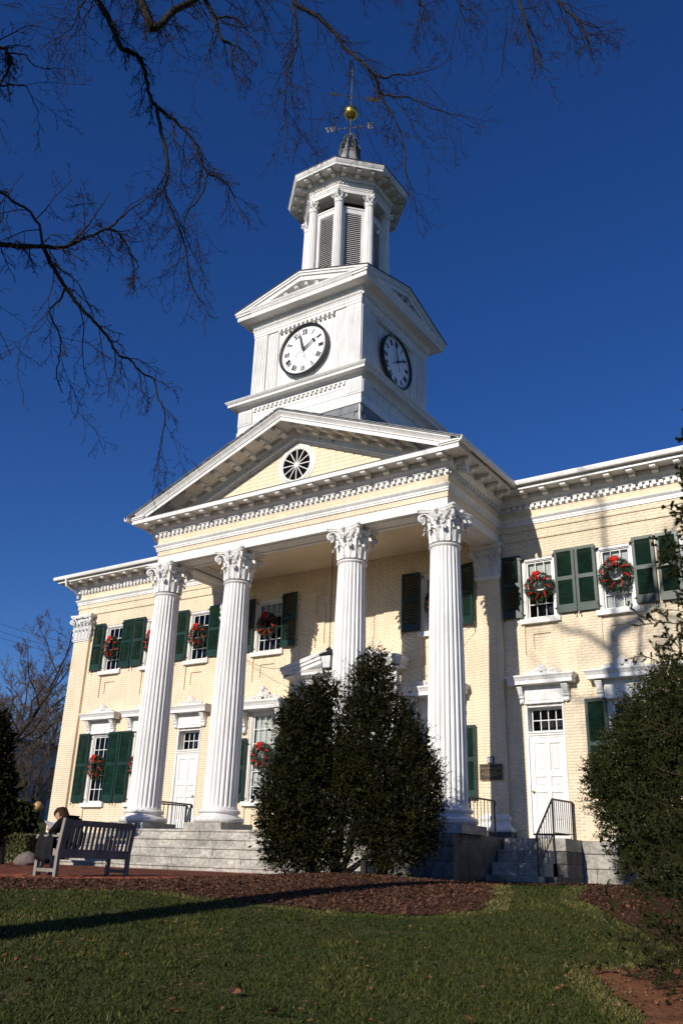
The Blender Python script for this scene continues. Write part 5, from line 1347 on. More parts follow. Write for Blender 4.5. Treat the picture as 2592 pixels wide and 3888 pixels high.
for i in range(6): y = -.46 + i * .083; MB().box(-L - .05, L + .05, y, y + .065, .41, .432).build('seat_slat', TEAK, bench)

def skinned(name, joints, bones, m, parent, levels=2):
    """one continuous surface grown round a skeleton: joints = [(point, radius or (rx, ry))]"""
    me = bpy.data.meshes.new(name); me.from_pydata([j[0] for j in joints], bones, [])
    o = link(name, me); o.modifiers.new('skin', 'SKIN'); 
    sv = me.skin_vertices[0].data
    for i, j in enumerate(joints): r = j[1]; sv[i].radius = r if hasattr(r, '__len__') else (r, r)
    sv[0].use_root = True
    s = o.modifiers.new('sub', 'SUBSURF'); s.levels = levels; s.render_levels = levels
    bpy.context.view_layer.update(); dg = bpy.context.evaluated_depsgraph_get(); nm = bpy.data.meshes.new_from_object(o.evaluated_get(dg))
    bpy.data.objects.remove(o); nm.name = name; nm.materials.clear(); nm.materials.append(m); nm.shade_smooth()
    return link(name, nm, parent) if parent is not None else nm
man = thing('person', 'person in a black hooded jacket and jeans hunched on the bench reading papers', 'person', (BX, BY, -.01), -PI / 2)
px = .30
J = [((px, -.15, .50), (.11, .09)), ((px, -.18, .66), (.10, .08)), ((px, -.27, .79), (.09, .07)), ((px, -.38, .86), (.055, .055)), ((px, -.45, .90), .054),          # 0-4 spine, neck
     ((px - .16, -.33, .81), .045), ((px - .24, -.44, .66), .047), ((px - .10, -.64, .70), .035), ((px + .16, -.33, .81), .045), ((px + .24, -.44, .66), .047), ((px + .10, -.64, .70), .035),   # arms
     ((px - .10, -.26, .50), .088), ((px - .12, -.68, .49), .062), ((px - .12, -.76, .12), .042), ((px - .12, -.86, .05), .035), ((px + .10, -.26, .50), .088), ((px + .13, -.68, .49), .062), ((px + .13, -.78, .12), .042), ((px + .13, -.88, .05), .035)]
BN = [(0, 1), (1, 2), (2, 3), (3, 4), (3, 5), (5, 6), (6, 7), (3, 8), (8, 9), (9, 10), (0, 11), (11, 12), (12, 13), (13, 14), (0, 15), (15, 16), (16, 17), (17, 18)]
body = skinned('body', J, BN, SKIN, man)
# head, bowed: a shaped skull with brow, nose, jaw and ear; joined to the body surface at the neck
hm = MB(); hm.lathe([(.002, -.115), (.045, -.112), (.060, -.085), (.068, -.05), (.076, -.01), (.082, .03), (.082, .06), (.070, .095), (.040, .118), (.002, .125)], 20)
for i, v in enumerate(hm.v):
    x, y, z = v; y *= 1.18
    if y < 0 and z < -.03: y *= 1.06
    if abs(x) < .022 and y < -.06 and -.055 < z < .01: y -= .022 * (1 - abs(z + .04) / .06)
    if y < -.05 and .0 < z < .03: y += .006
    hm.v[i] = (x, y, z)
for sx in (-1, 1): hm.tube([(sx * .078, .02, -.045), (sx * .088, .035, -.02), (sx * .088, .035, .015), (sx * .079, .015, .025)], [.008, .012, .013, .008], 6)
hm.tube([(0, .02, -.10), (0, .06, -.17), (0, .12, -.22)], [.055, .054, .06], 10)
HM = Matrix.Translation((px + .0, -.565, .945)) @ Matrix.Rotation(math.radians(40), 4, 'X') @ Matrix.Scale(1.12, 4)
hm.xf(HM)
bm_ = body.data; vs = [tuple(v.co) for v in bm_.vertices]; fs = [tuple(p.vertices) for p in bm_.polygons]
jb = MB(); jb.add(vs, fs); jb.add(hm.v, hm.f)
# hands: palm, four fingers and a thumb closed on the papers
for sx in (-1, 1):
    w = Vector((px + sx * .10, -.64, .70)); p = w + Vector((-sx * .02, -.055, .025)); jb.tube([w, w.lerp(p, .5), p, p + Vector((0, -.02, .008))], [.028, .036, .040, .022], 8)
    for q in range(4):
        b = p + Vector((sx * (.024 - q * .016), -.012, .012)); l = (.030, .036, .034, .026)[q]
        jb.tube([b, b + Vector((0, -l, .012)), b + Vector((0, -l * 1.4, -.012)), b + Vector((0, -l * 1.1, -.030))], [.0095, .009, .008, .006], 6)
    b = p + Vector((-sx * .03, .01, .01)); jb.tube([b, b + Vector((-sx * .022, -.018, .018)), b + Vector((-sx * .022, -.045, .022))], [.012, .010, .007], 6)
body.data = jb.mesh('body', SKIN, 1.2)
hr = MB(); hr.lathe([(.088, -.005), (.092, .03), (.092, .065), (.079, .10), (.046, .128), (.002, .137)], 20)
for i, v in enumerate(hr.v):
    x, y, z = v; y *= 1.2
    if y > .0: z -= .09 * min(1, y / .08) * (1 if z < .03 else .25)
    elif z < .05: z += .045
    hr.v[i] = (x + random.uniform(-.004, .004), y + .004, z + random.uniform(-.004, .004))
hr.xf(HM); hr.build('hair', HAIR, man, 1.2)
jk = [((px, -.14, .44), (.17, .15)), ((px, -.16, .62), (.18, .145)), ((px, -.25, .80), (.19, .14)), ((px, -.355, .88), (.10, .10)), ((px - .19, -.31, .83), .088), ((px - .255, -.44, .66), .070), ((px - .12, -.62, .70), .052), ((px + .19, -.31, .83), .088), ((px + .255, -.44, .66), .070), ((px + .12, -.62, .70), .052), ((px, -.30, .945), (.10, .07))]
skinned('jacket', jk, [(0, 1), (1, 2), (2, 3), (3, 4), (4, 5), (5, 6), (3, 7), (7, 8), (8, 9), (2, 10)], COAT, man)
tr = [((px, -.16, .50), (.14, .115)), ((px - .10, -.28, .505), .105), ((px - .12, -.69, .50), .078), ((px - .12, -.77, .11), .060), ((px + .10, -.28, .505), .105), ((px + .13, -.69, .50), .078), ((px + .13, -.79, .11), .060)]
skinned('trousers', tr, [(0, 1), (1, 2), (2, 3), (0, 4), (4, 5), (5, 6)], DENIM, man)
for sx, yo in ((-.12, 0), (.13, -.02)):
    skinned('shoe', [((px + sx, -.72 + yo, .05), .045), ((px + sx, -.82 + yo, .045), .045), ((px + sx, -.95 + yo, .035), .034)], [(0, 1), (1, 2)], SHOE, man, 1)
pp = MB()
for q in range(3):
    a = -.06 * q; pp.add([(px - .16 + a * .3, -.64 - .01 * q, .72 - .004 * q), (px + .15, -.64, .72 - .004 * q), (px + .15, -.80 + .01 * q, .86), (px + .0, -.81, .845 - .006 * q), (px - .16, -.80, .86 - .01 * q)], [(0, 1, 2, 3), (0, 3, 4)])
tag(pp.build('paper_sheets', PAPER, None, None, (BX, BY, -.01), (0, 0, -PI / 2)), 'white paper sheets held in the hands of the reading person', 'papers')
# coat hung over the near armrest
cm = MB(); nu, nv = 12, 15
for i in range(nu):
    for j in range(nv):
        u = i / (nu - 1); v = j / (nv - 1) * 2 - 1; y = -.45 + .33 * u + .03 * v * (u - .5); top = .652 + .012 * math.sin(u * 9)
        side = abs(v); x = HLF - .03 + (.055 + .022 * math.sin(u * 11 + v * 2)) * max(-1, min(1, v * 3.5)); z = top - max(0, side - .12) * (.46 if v > 0 else .30) + .01 * math.sin(u * 7 + 1)
        cm.v.append((x, y, z))
for i in range(nu - 1):
    for j in range(nv - 1): a = i * nv + j; cm.f.append((a, a + 1, a + nv + 1, a + nv))
co = cm.build('draped_coat', COAT2, None, 1.2, (BX, BY, -.01), (0, 0, -PI / 2)); sol = co.modifiers.new('thickness', 'SOLIDIFY'); sol.thickness = .012
tag(co, 'charcoal coat draped over the near armrest of the bench', 'coat')

# ================================================================== SHRUBS
def unit(v): return v / np.linalg.norm(v, axis=1)[:, None]
def sprig_cloud(ells, nspr, per, ls, lw, slen, g, up=.5, depth=.16, lump=.10):
    E = np.array([[*c, *r] for c, r in ells]); wgt = (E[:, 3] * E[:, 5]); wgt /= wgt.sum()
    k = g.choice(len(E), nspr, p=wgt); D = unit(g.normal(0, 1, (nspr, 3)))
    b = 1 + lump * (np.sin(D[:, 0] * 7 + k * 2.1) * np.cos(D[:, 2] * 8 + k) + .6 * np.sin(D[:, 1] * 13 + D[:, 2] * 11 + k))
    f = (1 - np.abs(g.normal(0, depth, nspr))) * b
    B = E[k, :3] + D * E[k, 3:] * f[:, None]
    nrm = unit(D / E[k, 3:]); S = unit(nrm + g.normal(0, .45, (nspr, 3)) + np.array([0, 0, up]))
    t = np.tile(np.linspace(.05, 1, per), nspr); S2 = np.repeat(S, per, 0); L = np.repeat(g.uniform(.5, 1.35, nspr) * slen * np.where(g.random(nspr) < .05, 1.9, 1), per)
    C = np.repeat(B, per, 0) + S2 * (t * L)[:, None]
    A = unit(S2 * .7 + g.normal(0, .75, C.shape)); W = unit(np.cross(A, g.normal(0, 1, C.shape))); s = g.uniform(.65, 1.25, len(C))
    l, w = (A * (ls * s)[:, None]), (W * (lw * s)[:, None]); n = np.cross(A, W) * (lw * .35 * s)[:, None]
    V = np.stack([C, C + l * .5 + w + n, C + l, C + l * .5 - w + n], 1).reshape(-1, 3)
    return V, np.arange(len(C) * 4).reshape(-1, 4)
def shrub(name, label, ells, nspr, per, ls, lw, slen, m, seed, stems, cat='shrub', base=None, up=.5, core=2500, group=None, depth=.16, lump=.10):
    g = np.random.default_rng(seed); base = Vector(base)
    t = thing(name, label, cat, base, 0, group); E = [((c[0] - base.x, c[1] - base.y, c[2] - base.z), r) for c, r in ells]
    V, F = sprig_cloud(E, nspr, per, ls, lw, slen, g, up, depth, lump)
    if core:
        V2, F2 = sprig_cloud([(c, (r[0] * .72, r[1] * .72, r[2] * .72)) for c, r in E], core, 3, ls * 3.2, lw * 3.2, slen, g, up, .3)
        F = np.concatenate([F, F2 + len(V)]); V = np.concatenate([V, V2])
    me = npmesh('foliage', V, F, m); alt = {LEAF: LEAF_NEW, LEAF2: LEAF2_NEW}.get(m)
    if alt:
        me.materials.append(alt); k = np.zeros(len(F), np.int32); n1 = nspr * per; k[:n1] = np.repeat(g.random(nspr) < .16, per); me.polygons.foreach_set('material_index', k)
    link('foliage', me, t)
    if stems:
        sm = MB()
        for a, b, r in stems:
            a = Vector(a) - base; b = Vector(b) - base; sm.tube([a, a.lerp(b, .3) + Vector((g.normal(0, .05), g.normal(0, .05), 0)), a.lerp(b, .65) + Vector((g.normal(0, .06), g.normal(0, .06), 0)), b], [r * 1.25, r, r * .8, r * .4], 8)
        sm.build('trunk', BARK, t, 1.0)
    return t
def ell(px, py, d, rx, ry, k=1.0):
    # an ellipsoid of a crown whose outline is rx by ry photo pixels at distance d
    c = at(px, py, d); r = ray(px, py); dep = d / math.hypot(r.x, r.y); sc = dep / FPX
    return ((c.x, c.y, c.z), (rx * sc, rx * sc * k, ry * sc))
D0 = 17.2
be_ = [ell(1120, 3080, D0, 118, 190), ell(1150, 2880, D0, 95, 200), ell(1180, 2690, D0, 75, 95), ell(1110, 2760, D0 - .1, 55, 90), ell(1050, 3130, D0 - .1, 60, 110), ell(1030, 3000, D0, 40, 90), ell(1230, 2640, D0, 45, 70), ell(1240, 2880, D0 + .2, 80, 180), ell(1210, 3150, D0 + .1, 100, 120)]
be2 = [ell(1400, 2640, D0 + .2, 85, 135), ell(1430, 2840, D0 + .1, 165, 220), ell(1420, 2560, D0 + .3, 60, 85), ell(1350, 2720, D0 + .3, 40, 115), ell(1500, 3020, D0, 165, 190), ell(1590, 3050, D0 + .1, 85, 150), ell(1620, 2940, D0 + .1, 45, 70), ell(1560, 2860, D0 + .1, 70, 120), ell(1490, 3180, D0, 130, 110), ell(1380, 3010, D0 - .1, 130, 190), ell(1325, 2960, D0, 75, 170), ell(1590, 3180, D0 + .1, 70, 70), ell(1495, 2740, D0 + .2, 60, 90)]
gb = at(1180, 3330, D0); gb2 = at(1265, 3325, D0)
def gnd(p): return Vector((p.x, p.y, float(zt(p.x, p.y)) - .03))
shrub('yew_bush', 'left half of the tall dark bush, with the lower top', be_ + [ell(1085, 3235, D0, 80, 70), ell(1190, 3250, D0 - .1, 85, 60)], 6600, 12, .038, .0095, .19, LEAF, 11, [(gnd(gb), be_[1][0], .07), (gnd(gb) + Vector((.12, .05, 0)), be_[0][0], .05), (gnd(gb) + Vector((-.1, .1, 0)), be_[3][0], .04)], base=gnd(gb), up=.6, group='the pair of dark bushes before the portico')
shrub('yew_bush', 'right half of the tall dark bush, reaching higher', be2 + [ell(1500, 3255, D0, 90, 50), ell(1405, 3190, D0, 70, 70), ell(1290, 3255, D0 - .1, 40, 60)], 10000, 12, .038, .0095, .20, LEAF, 12, [(gnd(gb2), be2[10][0], .065), (gnd(gb2) + Vector((.06, .1, 0)), be2[9][0], .06), (gnd(gb2) + Vector((.15, .05, 0)), be2[8][0], .05)], base=gnd(gb2), up=.6, group='the pair of dark bushes before the portico')
D1 = 14.2
rb_ = [ell(2560, 2980, D1, 260, 330), ell(2500, 2740, D1 + .2, 150, 160), ell(2390, 2950, D1 + .1, 150, 190), ell(2320, 3010, D1 + .1, 90, 120), ell(2420, 3140, D1, 140, 170), ell(2540, 3270, D1 - .1, 170, 170), ell(2440, 2830, D1 + .2, 120, 150), ell(2660, 2900, D1, 260, 380), ell(2620, 3300, D1 - .1, 200, 190), ell(2560, 2620, D1 + .3, 100, 120)]
g3 = gnd(at(2600, 3440, D1))
shrub('boxwood_bush', 'big rounded green bush at the right edge before the wing', rb_, 11500, 12, .032, .0095, .15, LEAF2, 13, [(g3, rb_[0][0], .08), (g3 + Vector((.2, .1, 0)), rb_[7][0], .07)], base=g3, up=.3)
# left background
dl = 24
ee = [ell(-12, 3120, dl, 42, 100), ell(-12, 2990, dl, 38, 140), ell(-12, 2850, dl, 34, 110), ell(-12, 2780, dl, 18, 70), ell(20, 3010, dl, 26, 70)]
g4 = gnd(at(5, 3235, dl)); shrub('dark_conifer', 'dark narrow conifer at the far left edge of the picture', ee, 4200, 9, .07, .014, .16, LEAF, 14, [(g4, ee[1][0], .1)], 'tree', g4, .7, 1500)
dl = 27
ee = [ell(50, 3130, dl, 55, 66), ell(92, 3122, dl, 24, 42), ell(25, 3140, dl, 42, 60), ell(82, 3165, dl, 34, 40)]
g5 = gnd(at(70, 3215, dl)); shrub('glossy_shrub', 'rounded glossy shrub below the white house at far left', ee, 2200, 8, .08, .028, .16, LEAF2, 15, [(g5, ee[0][0], .05), (g5 + Vector((.3, .2, 0)), ee[1][0], .04)], 'shrub', g5, .4, 900)
# clipped hedge
dl = 26; a, b = at(95, 3190, dl), at(250, 3185, dl + 1.2); g6 = gnd(a)
t = thing('clipped_hedge', 'low clipped yellow green hedge behind the bench', 'hedge', g6)
g = np.random.default_rng(5); n = 22000; d = (b - a); d.z = 0; ln_ = d.length; d.normalize(); nn = Vector((-d.y, d.x, 0)); u = g.random(n) * ln_; face = g.random(n); u = np.where(face > .85, np.where(g.random(n) < .5, 0, ln_), u); v = np.where(face < .6, -.02, g.random(n) * .7); w = np.where((face < .6) | (face > .85), g.random(n) * .72, .72) + g.normal(0, .02, n)
C = np.stack([u * d.x + v * nn.x, u * d.y + v * nn.y, w], 1) + g.normal(0, .018, (n, 3)); A = unit(g.normal(0, 1, (n, 3))) * .04; W = unit(np.cross(A, g.normal(0, 1, (n, 3)))) * .014
link('foliage', npmesh('foliage', np.stack([C - A, C + W, C + A, C - W], 1).reshape(-1, 3), np.arange(n * 4).reshape(-1, 4), HEDGE), t)
m = MB(); q = [(.12, .1), (ln_ - .12, .1), (ln_ - .12, .6), (.12, .6)]; m.prism(q, lambda x, y: (x * d.x + (y + .02) * nn.x, x * d.y + (y + .02) * nn.y, -.1), lambda x, y: (x * d.x + (y + .02) * nn.x, x * d.y + (y + .02) * nn.y, .62)); m.build('branches', LEAF, t)
p = gnd(at(110, 3232, 23.5)); m = MB(); m.ball((0, 0, .13), .27, 7, .66)
for i, v in enumerate(m.v): k = 1 + .12 * math.sin(v[0] * 19 + 1) * math.cos(v[1] * 15) + .08 * math.sin(v[2] * 23); m.v[i] = (v[0] * k * 1.15, v[1] * k, v[2] * k)
tag(m.build('boulder', ROCK, None, 1.2, p), 'dark brown boulder on the grass behind the bench', 'rock')
p = at(143, 3078, 36); gl = thing('globe_lamp', 'post lamp with an amber globe standing before the white house', 'lamp', (p.x, p.y, float(zt(p.x, p.y))))
hgt = p.z - float(zt(p.x, p.y)); MB().lathe([(.07, 0), (.07, .2), (.045, .25), (.04, hgt - .1), (.09, hgt - .05), (.09, hgt)], 10).build('post', IRON, gl, .7); MB().ball((0, 0, hgt + .16), .17, 8).build('globe', GLOBE, gl, 1.2)

# ================================================================== WHITE HOUSE BEHIND
hq = at(110, 3000, 55); HZ = float(zt(hq.x, hq.y)); hs = thing('white_house', 'shaded white clapboard house with dark shutters behind the trees at far left', 'building', (hq.x, hq.y, HZ), math.radians(12))
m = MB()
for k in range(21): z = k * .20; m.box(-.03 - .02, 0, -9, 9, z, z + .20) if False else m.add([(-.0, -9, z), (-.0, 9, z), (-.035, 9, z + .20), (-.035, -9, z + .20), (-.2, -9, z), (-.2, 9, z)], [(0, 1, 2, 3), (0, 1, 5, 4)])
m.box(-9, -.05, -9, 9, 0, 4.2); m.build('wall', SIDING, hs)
m = MB(); m.add([(.5, -9.5, 4.25), (.5, 9.5, 4.25), (-4.5, 9.5, 5.2), (-4.5, -9.5, 5.2), (-9.6, -9.5, 4.25), (-9.6, 9.5, 4.25)], [(0, 1, 2, 3), (3, 2, 5, 4)]); m.add([(.5, -9.5, 4.1), (.5, 9.5, 4.1), (.5, 9.5, 4.25), (.5, -9.5, 4.25)], [(0, 1, 2, 3)]); m.build('roof', SLATE, hs)
SB_ = mat('black_shutter', (.012, .014, .016), .5)
for y in (-5.2, -1.35, 2.6, 6.2):
    for z in (1.3,):
        w = MB().box(-.02, .05, y - .55, y - .47, z, z + 1.7).box(-.02, .05, y + .47, y + .55, z, z + 1.7).box(-.02, .05, y - .47, y + .47, z, z + .07).box(-.02, .05, y - .47, y + .47, z + 1.63, z + 1.7).box(-.02, .045, y - .47, y + .47, z + .82, z + .87).build('window', WHITE, hs)
        MB().box(-.02, .02, y - .47, y + .47, z, z + 1.7).build('pane', mat('dark_glass', (.02, .022, .026), .1, vary=.05), w)
        for sd in (-1, 1): MB().box(.0, .04, y + sd * .80 - .22, y + sd * .80 + .22, z - .02, z + 1.72).build('shutter', SB_, hs)
MB().box(-.02, .05, .4, 1.6, 0, 2.4).build('door', SB_, hs)

# ================================================================== TREES
def tubes_np(P, R, sides=3):
    """P (N,K,3) polylines, R (N,K) radii -> one mesh of thin tubes"""
    N, K, _ = P.shape; T = np.gradient(P, axis=1); T /= np.linalg.norm(T, axis=2, keepdims=True) + 1e-9
    ch = P[:, -1] - P[:, 0]; ref = np.cross(ch, np.where(np.abs(ch[:, 2:3]) > np.abs(ch).sum(1, keepdims=True) * .6, [[1., 0, 0]], [[0, 0, 1.]])); ref /= np.linalg.norm(ref, axis=1, keepdims=True) + 1e-9
    r1 = ref[:, None] - T * (T * ref[:, None]).sum(2, keepdims=True); r1 /= np.linalg.norm(r1, axis=2, keepdims=True) + 1e-9; r2 = np.cross(T, r1)
    V = np.stack([P + (r1 * math.cos(2 * PI * k / sides) + r2 * math.sin(2 * PI * k / sides)) * R[..., None] for k in range(sides)], 2)
    I = np.arange(N * K * sides).reshape(N, K, sides); J = np.roll(I, -1, 2)
    F = np.stack([I[:, :-1], J[:, :-1], J[:, 1:], I[:, 1:]], 3).reshape(-1, 4)
    return V.reshape(-1, 3), F
K5 = np.linspace(0, 1, 5)[None, :, None]
def wiggle(p, d, L, g, amp, droop):
    # five-point twigs starting at p along d, wandering and sagging (or rising)
    n = len(p); P = p[:, None] + d[:, None] * (L[:, None, None] * K5); s = unit(np.cross(d, g.normal(0, 1, (n, 3)))); s2 = np.cross(d, s)
    for ax, k in ((s, 1.0), (s2, .7)):
        w = np.cumsum(g.normal(0, 1, (n, 5)), 1); w[:, 0] = 0; P = P + ax[:, None] * (w * L[:, None] * amp * k)[..., None]
    P[..., 2] -= droop * L[:, None] * (K5[0, :, 0] ** 1.6)[None]
    return P
def spawn(P, R, per, g, lf, spread, bias, amp, droop, rf, lmin=.25, lmax=1.0, cap=1e9):
    """side twigs from given polylines"""
    n = len(P); m = n * per; idx = np.repeat(np.arange(n), per); u = np.tile((np.arange(per) + .5) / per, n) * .82 + .16 + g.uniform(-.06, .06, m); u = np.clip(u, .05, .999)
    f = u * 4; i = np.minimum(f.astype(int), 3); w = (f - i)[:, None]
    p = P[idx, i] * (1 - w) + P[idx, i + 1] * w; t = unit(P[idx, i + 1] - P[idx, i]); r = (R[idx, i] * (1 - w[:, 0]) + R[idx, i + 1] * w[:, 0]) * rf
    side = unit(np.cross(t, g.normal(0, 1, (m, 3)))); d = unit(t * g.uniform(.35, 1.0, (m, 1)) + side * spread + np.array(bias))
    L0 = np.linalg.norm(P[:, -1] - P[:, 0], axis=1)[idx]; L = L0 * lf * g.uniform(lmin, lmax, m) * (1.15 - .55 * u); L = np.where(L > cap, cap * g.uniform(.6, 1, m), L)
    Q = wiggle(p, d, L, g, amp, droop); return Q, r[:, None] * np.linspace(1, .45, 5)[None]
def smooth_path(pts, n):
    # Catmull-Rom through the given points
    P = [Vector(p) for p in pts]; P = [P[0] * 2 - P[1]] + P + [P[-1] * 2 - P[-2]]; out = []
    segs = len(P) - 3
    for q in range(n):
        t = q / (n - 1) * segs; i = min(int(t), segs - 1); u = t - i; a, b, c, d = P[i:i + 4]
        out.append(.5 * ((2 * b) + (c - a) * u + (2 * a - 5 * b + 4 * c - d) * u * u + (3 * b - a - 3 * c + d) * u ** 3))
    return out
# ---- the big tree whose boughs hang into the top of the picture
TX, TY = 6.17, -23.0
TB = Vector((TX, TY, float(zt(TX, TY)) - .1)); gt = np.random.default_rng(77)
big = thing('bare_tree', 'tall bare tree whose dark boughs hang down from the top left', 'tree', TB)
def W(v): return Vector(v) - TB
trunk_pts = smooth_path([TB, (TX + .05, TY, 3), (TX - .06, TY + .05, 8), (TX + .02, TY, 13), (TX, TY, 16.6)], 24)
tm = MB(); tm.tube([W(p) for p in trunk_pts], [.36 + .12 * math.exp(-i * .8) - .20 * i / 23 for i in range(24)], 12)
def sh(x, z, dy=0): return (x - 1.955, TY + dy, z + 10.465)
limbs = []; LB = MB()
def limb(pts, r0, r1, n=None):
    P = smooth_path(pts, n or max(8, 5 * len(pts))); P = [p + Vector(gt.normal(0, .006, 3)) for p in P]; k = len(P)
    LB_ = [r0 + (r1 - r0) * (i / (k - 1)) ** .8 for i in range(k)]; LB_ = [r * 1.05 for r in LB_]; LB.tube([W(p) for p in P], LB_, 7); limbs.append((P, LB_))
limb([trunk_pts[-1], sh(8.23, 6.7), sh(8.14, 8.4, .4), sh(8.26, 9.2, .8), sh(8.0, 9.7, 1), sh(7.7, 11.5, 1.4)], .085, .02)
limb([trunk_pts[-1], sh(8.85, 6.57, -.2), sh(9.42, 7.2, -.3), sh(10.0, 8.1, -.5), sh(10.6, 9.6, -.8)], .16, .045)
limb([trunk_pts[-2], sh(7.55, 5.85, .5), sh(6.9, 5.95, .9), sh(6.2, 6.6, 1.4), sh(5.2, 7.8, 2)], .08, .015)
limb([trunk_pts[-4], sh(7.6, 4.7, -.7), sh(6.6, 5.2, -1.2), sh(5.6, 6.8, -2)], .07, .015)
d = 9.6
limb([trunk_pts[11], at(-300, -420, 8.6), at(180, -380, 9.3), at(350, -40, 9.7), at(402, 52, 9.7), at(436, 126, 9.7), at(460, 178, 9.7), at(488, 195, 9.75), at(522, 212, 9.75), at(542, 241, 9.8), at(554, 287, 9.8), at(568, 356, 9.85), at(591, 402, 9.9), at(666, 459, 9.95), at(729, 528, 10), at(763, 597, 10.05), at(789, 660, 10.1), at(850, 683, 10.1), at(900, 775, 10.2), at(930, 850, 10.2)], .055, .007, 70)
limb([at(595, 410, 9.9), at(617, 517, 9.9), at(634, 591, 9.9), at(637, 672, 9.95), at(626, 712, 10), at(637, 763, 10), at(666, 827, 10), at(689, 895, 10.05), at(706, 949, 10.1), at(717, 1041, 10.15), at(746, 1121, 10.2), at(775, 1156, 10.2)], .026, .006, 40)
limb([at(789, 662, 10.1), at(775, 720, 10.1), at(740, 775, 10.1), at(715, 800, 10.1), at(700, 860, 10.1), at(720, 940, 10.1)], .014, .005, 20)
limb([trunk_pts[13], at(0, -620, 8.8), at(400, -330, 9.2), at(505, -60, 9.4), at(551, 40, 9.4), at(586, 108, 9.4), at(655, 46, 9.5), at(745, -5, 9.6), at(900, -120, 9.8), at(1150, -210, 10), at(1500, -250, 10.3), at(1900, -220, 10.6), at(2060, -160, 10.8)], .085, .026, 60)
limb([at(770, -22, 9.7), at(815, 75, 9.7), at(841, 149, 9.75), at(884, 172, 9.8), at(878, 212, 9.8), at(890, 280, 9.85), at(905, 350, 9.9)], .036, .006, 24)
limb([at(815, 70, 9.7), at(870, 62, 9.7), at(920, 90, 9.75), at(945, 130, 9.8), at(985, 190, 9.8), at(1000, 260, 9.9)], .018, .005, 20)
limb([at(1090, -195, 10), at(1114, 0, 10), at(1191, 53, 10), at(1261, 112, 10.05), at(1310, 182, 10.1), at(1359, 224, 10.1), at(1416, 281, 10.15), at(1437, 351, 10.2), at(1472, 407, 10.2), at(1507, 477, 10.25), at(1535, 561, 10.3), at(1542, 666, 10.3), at(1556, 744, 10.35)], .036, .006, 50)
limb([at(1373, 238, 10.1), at(1444, 295, 10.1), at(1500, 281, 10.15), at(1542, 285, 10.2), at(1633, 266, 10.2), at(1724, 217, 10.3)], .020, .004, 22)
limb([at(1437, 351, 10.2), at(1493, 365, 10.2), at(1563, 372, 10.25), at(1626, 407, 10.3), at(1682, 421, 10.3), at(1787, 456, 10.4)], .018, .004, 22)
limb([at(1114, 2, 10), at(1124, 105, 9.95), at(1124, 182, 9.95), at(1093, 267, 9.9), at(1086, 337, 9.9), at(1082, 435, 9.95), at(1090, 520, 10), at(1075, 600, 10)], .022, .004, 30)
limb([at(1330, 230, 10.1), at(1325, 330, 10.15), at(1300, 420, 10.2), at(1270, 520, 10.2)], .010, .004, 16)
limb([at(1890, -225, 10.6), at(1967, 0, 10.6), at(1990, 57, 10.6), at(2007, 142, 10.65), at(2030, 193, 10.7), at(2058, 250, 10.7), at(2092, 279, 10.75)], .030, .006, 24)
limb([at(2000, -190, 10.7), at(2115, 0, 10.7), at(2195, 80, 10.75), at(2229, 142, 10.8), at(2235, 193, 10.8), at(2263, 250, 10.85)], .030, .005, 22)
limb([at(2195, 80, 10.75), at(2263, 102, 10.8), at(2331, 80, 10.9)], .012, .004, 12)
limb([at(1700, -240, 10.4), at(1740, 0, 10.5), at(1790, 40, 10.5), at(1800, 90, 10.5)], .018, .004, 14)
limb([at(1560, -250, 10.3), at(1590, 0, 10.4), at(1610, 30, 10.4), at(1588, 100, 10.4), at(1560, 150, 10.4)], .02, .004, 16)
limb([trunk_pts[9], (TX + .3, -20.5, 6.6), at(-300, 925, 9.2), at(0, 929, 9.2), at(69, 935, 9.2), at(166, 938, 9.25), at(258, 932, 9.3), at(321, 903, 9.4), at(413, 869, 9.5), at(459, 898, 9.6), at(494, 955, 9.6), at(511, 1041, 9.65), at(505, 1121, 9.7)], .042, .006, 50)
limb([at(166, 936, 9.25), at(195, 1001, 9.3), at(247, 1087, 9.35), at(310, 1173, 9.4), at(367, 1230, 9.5), at(413, 1288, 9.55), at(453, 1351, 9.6), at(494, 1365, 9.65), at(534, 1414, 9.7), at(585, 1437, 9.75), at(597, 1500, 9.8), at(626, 1575, 9.8), at(614, 1661, 9.85), at(603, 1718, 9.85), at(591, 1793, 9.9)], .026, .005, 60)
limb([at(166, 936, 9.25), at(149, 858, 9.2), at(110, 800, 9.2), at(60, 768, 9.2), at(0, 730, 9.1), at(-200, 640, 9.1)], .016, .014, 20)
limb([at(247, 1090, 9.35), at(230, 1140, 9.35), at(190, 1180, 9.4), at(225, 1270, 9.4), at(230, 1340, 9.45), at(215, 1420, 9.5), at(235, 1490, 9.5)], .014, .005, 24)
limb([at(413, 869, 9.5), at(470, 820, 9.5), at(520, 780, 9.55), at(590, 730, 9.6)], .016, .004, 14)
limb([at(258, 932, 9.3), at(345, 840, 9.3), at(380, 790, 9.35), at(420, 730, 9.4)], .012, .004, 14)
limb([trunk_pts[10], (TX + .4, -20.4, 8.4), at(-250, 120, 9.0), at(0, 178, 9.2), at(26, 201, 9.2), at(43, 230, 9.2), at(17, 293, 9.25), at(-10, 330, 9.3)], .035, .010, 30)
limb([at(26, 201, 9.2), at(92, 207, 9.25), at(130, 250, 9.3), at(189, 264, 9.3)], .012, .004, 14)
limb([at(350, -30, 9.7), at(310, 20, 9.7), at(272, 105, 9.75), at(230, 140, 9.8), at(180, 190, 9.8)], .014, .004, 16)
limb([at(0, 325, 9.3), at(60, 325, 9.3), at(100, 330, 9.3), at(130, 390, 9.35), at(150, 430, 9.4)], .012, .004, 16)
tm.build('trunk', BARK, big, 1.0); LB.build('limbs', BARK, big, 1.0)
